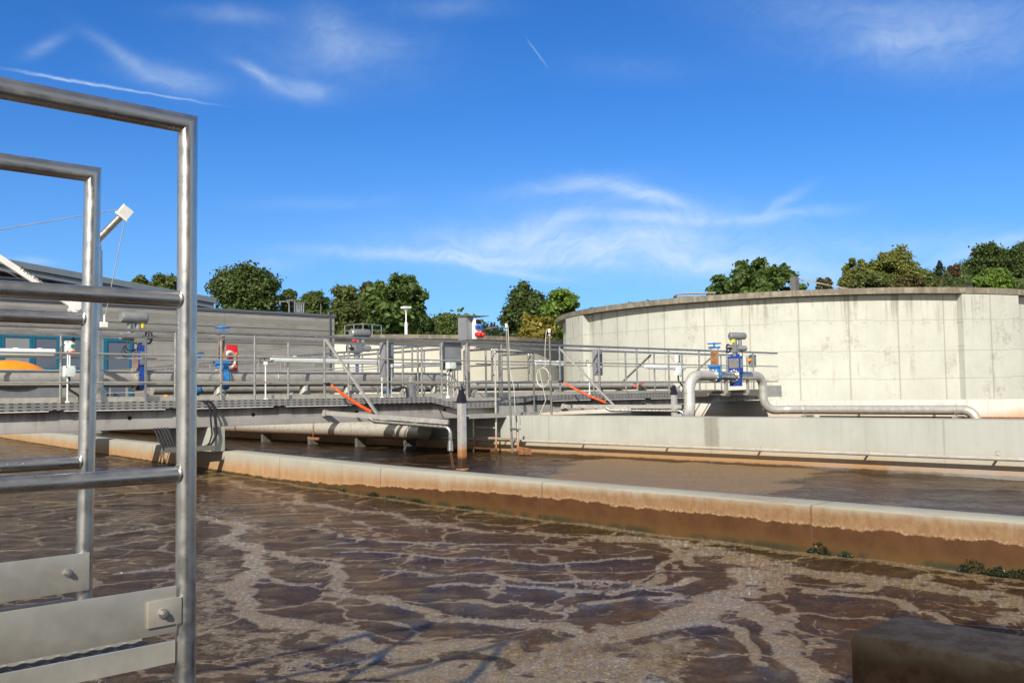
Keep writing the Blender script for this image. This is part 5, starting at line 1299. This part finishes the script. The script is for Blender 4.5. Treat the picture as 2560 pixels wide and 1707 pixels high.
for (pa, pb, mt) in ((-70, 2, 'frosted_panel'), (2, 73, 'frosted_panel'), (73, 135, 'window_glass'), (135, 205, 'window_glass')):
    f = part('window', fr_rect(MB(), X_(pa) + .004, X_(pb) - .004, z0, z1, .085, BY - .05, BY - .003), 'teal_frame', t)
    part('pane', MB().bb((X_(pa) + .09, BY - .022, z0 + .086), (X_(pb) - .09, BY - .010, z1 - .086)), mt, f)
f = part('door', fr_rect(MB(), X_(237), X_(304), .52, W(270, 777, Y=BY).z, .13, BY - .06, BY - .003), 'teal_frame', t)
part('pane', MB().bb((X_(237) + .13, BY - .025, .66), (X_(304) - .13, BY - .01, W(270, 777, Y=BY).z - .13)), 'window_glass', f)
part('handle', MB().tube([(X_(237) + .06, BY - .06, 1.5), (X_(237) + .06, BY - .12, 1.5), (X_(237) + .16, BY - .12, 1.5)], .015, 8), 'stainless', f)
RY = 37.0; ra = W(0, 592, Y=RY - .4); rb = W(497, 684, Y=RY - .4); sl2 = (ra.z - rb.z) / (rb.x - ra.x)
xl = -6.0; zl = rb.z + sl2 * (rb.x - xl)
def slopebox(mb, x0, x1, y0, y1, dz0, dz1):
    za, zb = rb.z + sl2 * (rb.x - x0), rb.z + sl2 * (rb.x - x1)
    o = mb.verts([(x0, y0, za + dz0), (x1, y0, zb + dz0), (x1, y1, zb + dz0), (x0, y1, za + dz0), (x0, y0, za + dz1), (x1, y0, zb + dz1), (x1, y1, zb + dz1), (x0, y1, za + dz1)])
    for q in ((3, 2, 1, 0), (4, 5, 6, 7), (0, 1, 5, 4), (1, 2, 6, 5), (2, 3, 7, 6), (3, 0, 4, 7)): mb.face([o + i for i in q])
    return mb
t = thing('roof_house', 'grey metal monopitch roof with pale louvres above the concrete building', 'roof house', (5, RY, bz))
part('roof', slopebox(slopebox(MB(), xl, rb.x, RY - .4, RY + 11, -.23, 0), xl, rb.x - .06, RY - .3, RY + 10.9, -.44, -.25), 'roof_metal', t, smooth=False)
part('gap', slopebox(MB(), xl, rb.x - .12, RY - .22, RY + 10, -.25, -.232), 'dark_gap', t, smooth=False)
xe = W(470, 700, Y=RY).x
mb = MB(); o = mb.verts([(xl, RY + .08, bz), (xe, RY + .08, bz), (xe, RY + .08, rb.z + sl2 * (rb.x - xe) - .44), (xl, RY + .08, zl - .44), (xl, RY + 10, bz), (xe, RY + 10, bz), (xe, RY + 10, rb.z + sl2 * (rb.x - xe) - .44), (xl, RY + 10, zl - .44)])
for q in ((0, 1, 2, 3), (5, 4, 7, 6), (1, 5, 6, 2), (4, 0, 3, 7)): mb.face([o + i for i in q])
part('wall', mb, 'dark_gap', t, smooth=False)
mb = MB(); z = bz + .06
while z < zl - .5:
    x1_ = min(xe - .05, rb.x - (z + .10 + .44 - rb.z) / sl2)
    if x1_ > xl + .5:
        o = mb.verts([(xl, RY - .0, z), (x1_, RY - .0, z), (x1_, RY + .06, z + .077), (xl, RY + .06, z + .077), (xl, RY + .01, z - .008), (x1_, RY + .01, z - .008), (x1_, RY + .07, z + .069), (xl, RY + .07, z + .069)])
        for q in ((0, 1, 2, 3), (7, 6, 5, 4), (0, 4, 5, 1), (2, 6, 7, 3), (1, 5, 6, 2), (0, 3, 7, 4)): mb.face([o + i for i in q])
    z += .14
part('louvre', mb, 'louvre_pale', t, smooth=False)
part('vent_cap', MB().bb((W(478, 683, Y=RY).x, RY + 1, rb.z + .05), (W(486, 683, Y=RY).x, RY + 1.2, rb.z + .22)), 'black_plastic', t)
# pipework on the flat roof
p = W(672, 718, Y=39); t = thing('roof_vent_pipes', 'pale bent vent pipes and frame on the flat roof', 'vent pipes', (p.x, 39, bz))
def rp(px, py): v = W(px, py, Y=39); return v
mb = MB()
for pts in ([(664, 720), (664, 691), (643, 693), (643, 700)], [(677, 721), (677, 690), (661, 690), (661, 696)]): mb.tube([rp(*q) for q in pts], .035, 8)
part('vent_pipe', mb, 'stainless', t)
mb = MB()
for px in (682, 687, 692, 697): mb.tube([rp(px, 721), rp(px, 697)], .04, 8)
mb.tube([rp(680, 697), rp(699, 697)], .05, 8); part('frame', mb, 'stainless', t)
p = rp(737, 722); single('roof_rod', MB().tube([p - Vector((0, 0, .1)), rp(737, 698)], .02, 6), 'rod_dark', 'thin lightning rod on the flat roof', 'rod', p)

# ------------------------------------------------------------------ trees
def leaf_mat(name, c1, c2, trans=.42):
    m, g = newmat(name)
    ri = g.n('ShaderNodeNewGeometry').outputs['Random Per Island']; p = g.pos()
    f = g.add(g.mul(ri, .6), g.mul(g.ss(g.noise(p, .55, 3), .35, .65), .4))
    c = g.mix(f, tuple(x * 1.2 for x in c1), tuple(x * 1.2 for x in c2))
    b = g.n('ShaderNodeBsdfPrincipled', {'Base Color': c, 'Roughness': .55})
    tr = g.n('ShaderNodeBsdfTranslucent', {'Color': g.mix(.5, c, (.10, .14, .02))})
    ms = g.n('ShaderNodeMixShader', {0: trans, 1: b.outputs[0], 2: tr.outputs[0]}); g.out(ms.outputs[0]); M[name] = m
leaf_mat('leaf_dark', (.030, .052, .012), (.085, .125, .026)); leaf_mat('leaf_mid', (.045, .075, .016), (.115, .155, .032))
leaf_mat('leaf_bright', (.070, .135, .018), (.17, .26, .035)); leaf_mat('leaf_olive', (.05, .072, .016), (.13, .155, .036))
leaf_mat('leaf_willow', (.10, .12, .02), (.22, .225, .05)); leaf_mat('leaf_yellow', (.12, .11, .016), (.27, .22, .03)); leaf_mat('leaf_brown', (.055, .050, .016), (.125, .100, .032))
leaf_mat('leaf_broad', (.034, .068, .014), (.105, .165, .030)); leaf_mat('leaf_blue', (.012, .030, .016), (.030, .055, .028)); leaf_mat('leaf_red', (.08, .04, .018), (.13, .07, .03))
def leaves_mesh(name, cen, rad, n, size, mat, r, up=.25):
    """n leaf faces spread over clumps (cen: k x 3, rad: k)"""
    k = len(cen); wts = rad ** 2; idx = r.choice(k, n, p=wts / wts.sum())
    d = r.normal(size=(n, 3)); d /= np.linalg.norm(d, axis=1)[:, None]
    d[:, 2] = np.where((d[:, 2] < 0) & (r.random(n) < .45), -d[:, 2], d[:, 2])
    rr = rad[idx] * (.30 + .62 * r.random(n) ** .5 + .30 * np.abs(r.normal(size=n)) * (r.random(n) < .5))
    p = cen[idx] + d * rr[:, None] * np.array([1, 1, .82])
    nr = d * .7 + r.normal(size=(n, 3)) * .6 + np.array([0, 0, up]); nr /= np.linalg.norm(nr, axis=1)[:, None]
    a = np.cross(nr, r.normal(size=(n, 3))); a /= np.linalg.norm(a, axis=1)[:, None]; b = np.cross(nr, a)
    s = size * (.6 + .8 * r.random(n))[:, None]
    v = np.stack([p - a * s, p - b * s * .62 + nr * s * .12, p + a * s, p + b * s * .62 + nr * s * .12], 1).reshape(-1, 3)
    return v
def quad_obj(name, v, mat, parent, off):
    me = bpy.data.meshes.new(name); v = v - np.array(off); n = len(v) // 4
    me.vertices.add(len(v)); me.vertices.foreach_set('co', v.astype(np.float32).ravel())
    me.loops.add(len(v)); me.loops.foreach_set('vertex_index', np.arange(len(v)))
    me.polygons.add(n); me.polygons.foreach_set('loop_start', np.arange(0, 4 * n, 4)); me.polygons.foreach_set('loop_total', np.full(n, 4))
    me.materials.append(M[mat]); me.update(calc_edges=True)
    o = bpy.data.objects.new(name, me); COL.objects.link(o)
    if parent: o.parent = parent
    return o
def tree(name, label, px0, px1, ytop, ybot, D, mat, leaf=.2, n=7000, k=42, seed=1, rough=.30, base=.5, shape='round', cat='tree', group=None, limbs=9):
    r = np.random.default_rng(seed); k = int(k * 1.5)
    pc = (px0 + px1) / 2; top = W(pc, ytop, D=D); bot = W(pc, ybot, D=D)
    wx = (px1 - px0) / (F / K) * D / 2; c = (top + bot) / 2; hz = (top.z - bot.z) / 2
    vd = Vector((top.x, top.y, 0)).normalized(); sd = Vector((vd.y, -vd.x, 0))
    q = r.normal(size=(k, 3)); q /= np.linalg.norm(q, axis=1)[:, None]; rad_f = .25 + .78 * r.random(k) ** .45
    cr = rough * (.6 + .8 * r.random(k))
    q = q * (rad_f * (1 - cr * .75))[:, None]
    if shape == 'cone': q[:, :2] *= np.clip(.95 - .5 * (q[:, 2:3] + 1), .08, 1)
    if shape == 'wide': q[:, 2] = np.abs(q[:, 2]) * 1.9 - .95
    if shape == 'egg': q[:, :2] *= np.clip(1.15 - .38 * (q[:, 2:3] + .3), .35, 1.05)
    cen = np.array([[*(c + sd * (a * wx) + vd * (b * wx * .9) + Vector((0, 0, z * hz)))] for a, b, z in q])
    rad = cr * min(wx, hz) * .95
    root = thing(name, label, cat, (c.x, c.y, base), group)
    quad_obj('crown', leaves_mesh('crown', cen, rad, int(n * 2.6), leaf * .56, mat, r), mat, root, (c.x, c.y, base))
    mb = MB(); tz = max(base + .5, bot.z + hz * .15); tr = max(.10, wx * .055)
    mb.tube([(c.x, c.y, base - .3), (c.x + tr * .5, c.y, (base + tz) / 2), (c.x, c.y, tz), (c.x, c.y, c.z + hz * .3)], 0, 9, True, [tr * 1.4, tr, tr * .85, tr * .3])
    order = r.permutation(k)[:limbs]
    for i in order:
        e = Vector(cen[i]); s_ = Vector((c.x, c.y, tz + (c.z - tz) * r.random() * .8)); mid = s_.lerp(e, .5) + Vector((0, 0, -hz * .05))
        mb.tube([s_, mid, e], 0, 6, True, [tr * .5, tr * .3, tr * .1])
    part('trunk', mb, 'bark', root)
    return root
T = [
 ('broadleaf_tree', 'large round dark green tree right of the big railing post', 478, 656, 592, 775, 66, 'leaf_dark', .22, 11000, 60, 11, .30, 'round'),
 ('broadleaf_tree', 'small olive tree behind the roof house, left of the big railing post', 288, 345, 630, 690, 85, 'leaf_olive', .24, 1800, 18, 12, .35, 'round'),
 ('broadleaf_tree', 'rounded olive tree behind the roof house, partly behind the big railing post', 335, 430, 620, 700, 85, 'leaf_olive', .25, 3200, 24, 13, .34, 'round'),
 ('broadleaf_tree', 'low leaning tree in the gap right of the large round tree', 640, 690, 655, 745, 70, 'leaf_dark', .22, 2200, 20, 14, .32, 'round'),
 ('broadleaf_tree', 'loose grey green tree above the roof vent pipes', 665, 765, 640, 760, 74, 'leaf_mid', .20, 5000, 34, 15, .24, 'wide'),
 ('broadleaf_tree', 'dark olive tree left of the leafy maple', 745, 850, 640, 775, 72, 'leaf_olive', .21, 6000, 38, 16, .28, 'egg'),
 ('broadleaf_tree', 'brownish tree top peeping between the dark olive tree and the leafy maple', 810, 880, 638, 770, 76, 'leaf_brown', .22, 3000, 24, 17, .28, 'egg'),
 ('maple_tree', 'leafy maple with big leaves and ragged right edge above the low tank', 838, 985, 628, 785, 60, 'leaf_broad', .34, 5200, 50, 18, .25, 'round'),
 ('broadleaf_tree', 'dark bush mass under the maple on the right', 930, 1010, 722, 790, 66, 'leaf_dark', .24, 2600, 22, 19, .36, 'round'),
 ('broadleaf_tree', 'rounded green bush tree left of the socket post', 985, 1062, 712, 800, 70, 'leaf_mid', .22, 3400, 26, 20, .32, 'egg'),
 ('broadleaf_tree', 'tall dark green tree left of the big tank', 1148, 1270, 645, 800, 75, 'leaf_dark', .24, 8000, 48, 21, .29, 'egg'),
 ('broadleaf_tree', 'bright green tree with pointed tops beside the big tank rim', 1238, 1345, 655, 790, 68, 'leaf_bright', .22, 6000, 40, 22, .22, 'egg'),
 ('broadleaf_tree', 'autumn yellow bush tree in front of the tall dark tree', 1188, 1275, 714, 800, 62, 'leaf_yellow', .24, 3600, 26, 23, .30, 'round'),
 ('broadleaf_tree', 'little dark tree top just over the left curve of the tank rim', 1325, 1385, 696, 760, 80, 'leaf_mid', .2, 1300, 14, 24, .22, 'wide'),
 ('broadleaf_tree', 'brown bush top over the tank rim, wider of two', 1418, 1464, 676, 750, 80, 'leaf_brown', .20, 1300, 14, 25, .22, 'wide'),
 ('broadleaf_tree', 'brown bush top over the tank rim, narrow one on the right', 1472, 1506, 674, 750, 80, 'leaf_brown', .2, 900, 10, 26, .24, 'wide'),
 ('maple_tree', 'dark open crowned tree with sky showing through, behind the tank mast', 1618, 1852, 583, 760, 62, 'leaf_broad', .27, 6200, 62, 27, .17, 'round'),
 ('willow_tree', 'tall yellowish willow with feathery upright tops', 1980, 2112, 556, 700, 95, 'leaf_willow', .24, 6500, 46, 28, .19, 'egg'),
 ('willow_tree', 'smaller yellowish willow left of the tall one', 1922, 2010, 585, 690, 95, 'leaf_willow', .24, 3200, 30, 29, .19, 'egg'),
 ('broadleaf_tree', 'low olive bush mass below the willows', 1905, 2075, 625, 700, 90, 'leaf_olive', .26, 5500, 34, 30, .30, 'round'),
 ('broadleaf_tree', 'small brown bush alone left of the willows', 1870, 1918, 633, 690, 82, 'leaf_brown', .22, 1500, 16, 31, .28, 'round'),
 ('broadleaf_tree', 'brown purple bush at the tank rim below the willow', 2040, 2135, 630, 700, 84, 'leaf_brown', .24, 3600, 26, 32, .32, 'round'),
 ('broadleaf_tree', 'green shrubby tree right of the willow', 2070, 2150, 610, 700, 110, 'leaf_olive', .3, 3000, 24, 33, .30, 'egg'),
]
for (nm, lb, a, b, yt, yb, D, mt, lf, n, k, sd, rg, sh) in T:
    tree(nm, lb, a, b, yt, yb, D, mt, lf, n, k, sd, rg, .5, sh)
# wooded hillside on the right
def hill_z(px): return np.interp(px, [2050, 2110, 2200, 2270, 2352, 2500], [640, 618, 602, 570, 545, 520])
r = np.random.default_rng(77)
mb = MB(); o = len(mb.v); NX = 26
cols = np.linspace(2020, 2700, NX)
for px in cols:
    for (D, f) in ((150, 1.0), (220, .55), (300, .22), (340, .10), (520, .6)):
        yy = float(hill_z(px)) + 34; y = 690 + (yy - 690) * (1 - f) if D < 400 else 690
        v = W(px, y, D=D); mb.v.append((v.x, v.y, v.z if D > 150 and D < 400 else .4))
for i in range(NX - 1):
    for j in range(4): mb.face((o + i * 5 + j, o + (i + 1) * 5 + j, o + (i + 1) * 5 + j + 1, o + i * 5 + j + 1))
plain('hill_grass', (.05, .06, .02), .95, 0, .3, .2)
struct('hill', mb, 'hill_grass')
allv = {}
for i in range(430):
    px = r.uniform(2040, 2600); f = r.random() ** .8; D = 165 + 160 * f
    ytop = 690 + (float(hill_z(px)) - 690) * min(1, (.12 + .90 * f)) + r.uniform(0, 12)
    top = W(px, ytop, D=D); rad = r.uniform(3.2, 6.0); kk = 9
    q = r.normal(size=(kk, 3)); q /= np.linalg.norm(q, axis=1)[:, None]
    cen = np.array([top.x, top.y, top.z - rad * 1.1]) + q * rad * .55 * np.array([1, 1, 1.1]); rd = rad * (.35 + .3 * r.random(kk))
    mt = r.choice(['leaf_mid', 'leaf_dark', 'leaf_olive', 'leaf_brown', 'leaf_olive', 'leaf_mid', 'leaf_dark', 'leaf_mid'])
    allv.setdefault(mt, []).append(leaves_mesh('x', cen, rd, 460, .42, mt, r))
for mt, vs in allv.items():
    o = quad_obj('hillside_wood', np.concatenate(vs), mt, None, (0, 0, 0)); o['kind'] = 'stuff'
for (nm, lb, a, b, yt, yb, D, mt, lf, n, k, sd, rg, sh) in (
    ('broadleaf_tree', 'tall dark tree at the top of the wooded hillside, right edge', 2225, 2330, 549, 660, 230, 'leaf_dark', .55, 5000, 40, 41, .28, 'egg'),
    ('broadleaf_tree', 'second dark hillside tree cut off by the right edge', 2300, 2420, 553, 670, 225, 'leaf_dark', .55, 4200, 36, 42, .28, 'egg'),
    ('broadleaf_tree', 'fresh green bush tree low on the wooded hillside', 2235, 2335, 615, 690, 150, 'leaf_bright', .40, 3800, 30, 43, .32, 'round'),
    ('conifer_tree', 'small dark conifer on the hillside skyline', 2146, 2170, 597, 640, 240, 'leaf_blue', .5, 900, 22, 44, .3, 'cone'),
    ('broadleaf_tree', 'reddish autumn tree on the hillside skyline', 2178, 2206, 602, 640, 250, 'leaf_red', .5, 900, 12, 45, .35, 'round')):
    tree(nm, lb, a, b, yt, yb, D, mt, lf, n, k, sd, rg, max(.5, W((a + b) / 2, 672, D=D).z - 3), sh)
# far conifer ridge in the gap left of the tall dark tree, and the tree belt closing the horizon
vs = []
for i in range(90):
    px = r.uniform(1040, 1180); D = r.uniform(520, 620); yt = np.interp(px, [1040, 1075, 1110, 1140, 1165, 1180], [742, 742, 736, 742, 756, 765]) + r.uniform(0, 9)
    top = W(px, yt, D=D); kk = 10; zz = np.linspace(0, 1, kk)
    cen = np.array([[top.x, top.y, top.z - 13 * a] for a in zz]); rd = .35 + 2.6 * zz
    vs.append(leaves_mesh('x', cen, rd, 260, .8, '', r))
o = quad_obj('conifer_wood', np.concatenate(vs), 'leaf_blue', None, (0, 0, 0)); o['kind'] = 'stuff'
vs = []
for i in range(260):
    px = r.uniform(-500, 2900); D = r.uniform(120, 190); yt = 800 - (48 if px < 640 or px > 1060 else 78) + r.uniform(-10, 24)
    if 1060 < px < 1160: yt = 800 - r.uniform(0, 8)
    top = W(px, yt, D=D); rad = r.uniform(3, 5); kk = 8
    q = r.normal(size=(kk, 3)); q /= np.linalg.norm(q, axis=1)[:, None]
    cen = np.array([top.x, top.y, top.z - rad]) + q * rad * .6; cen[:, 2] = np.maximum(cen[:, 2], 1.0)
    vs.append(leaves_mesh('x', cen, rad * (.4 + .3 * r.random(kk)), 240, .5, '', r))
o = quad_obj('tree_belt', np.concatenate(vs), 'leaf_mid', None, (0, 0, 0)); o['kind'] = 'stuff'
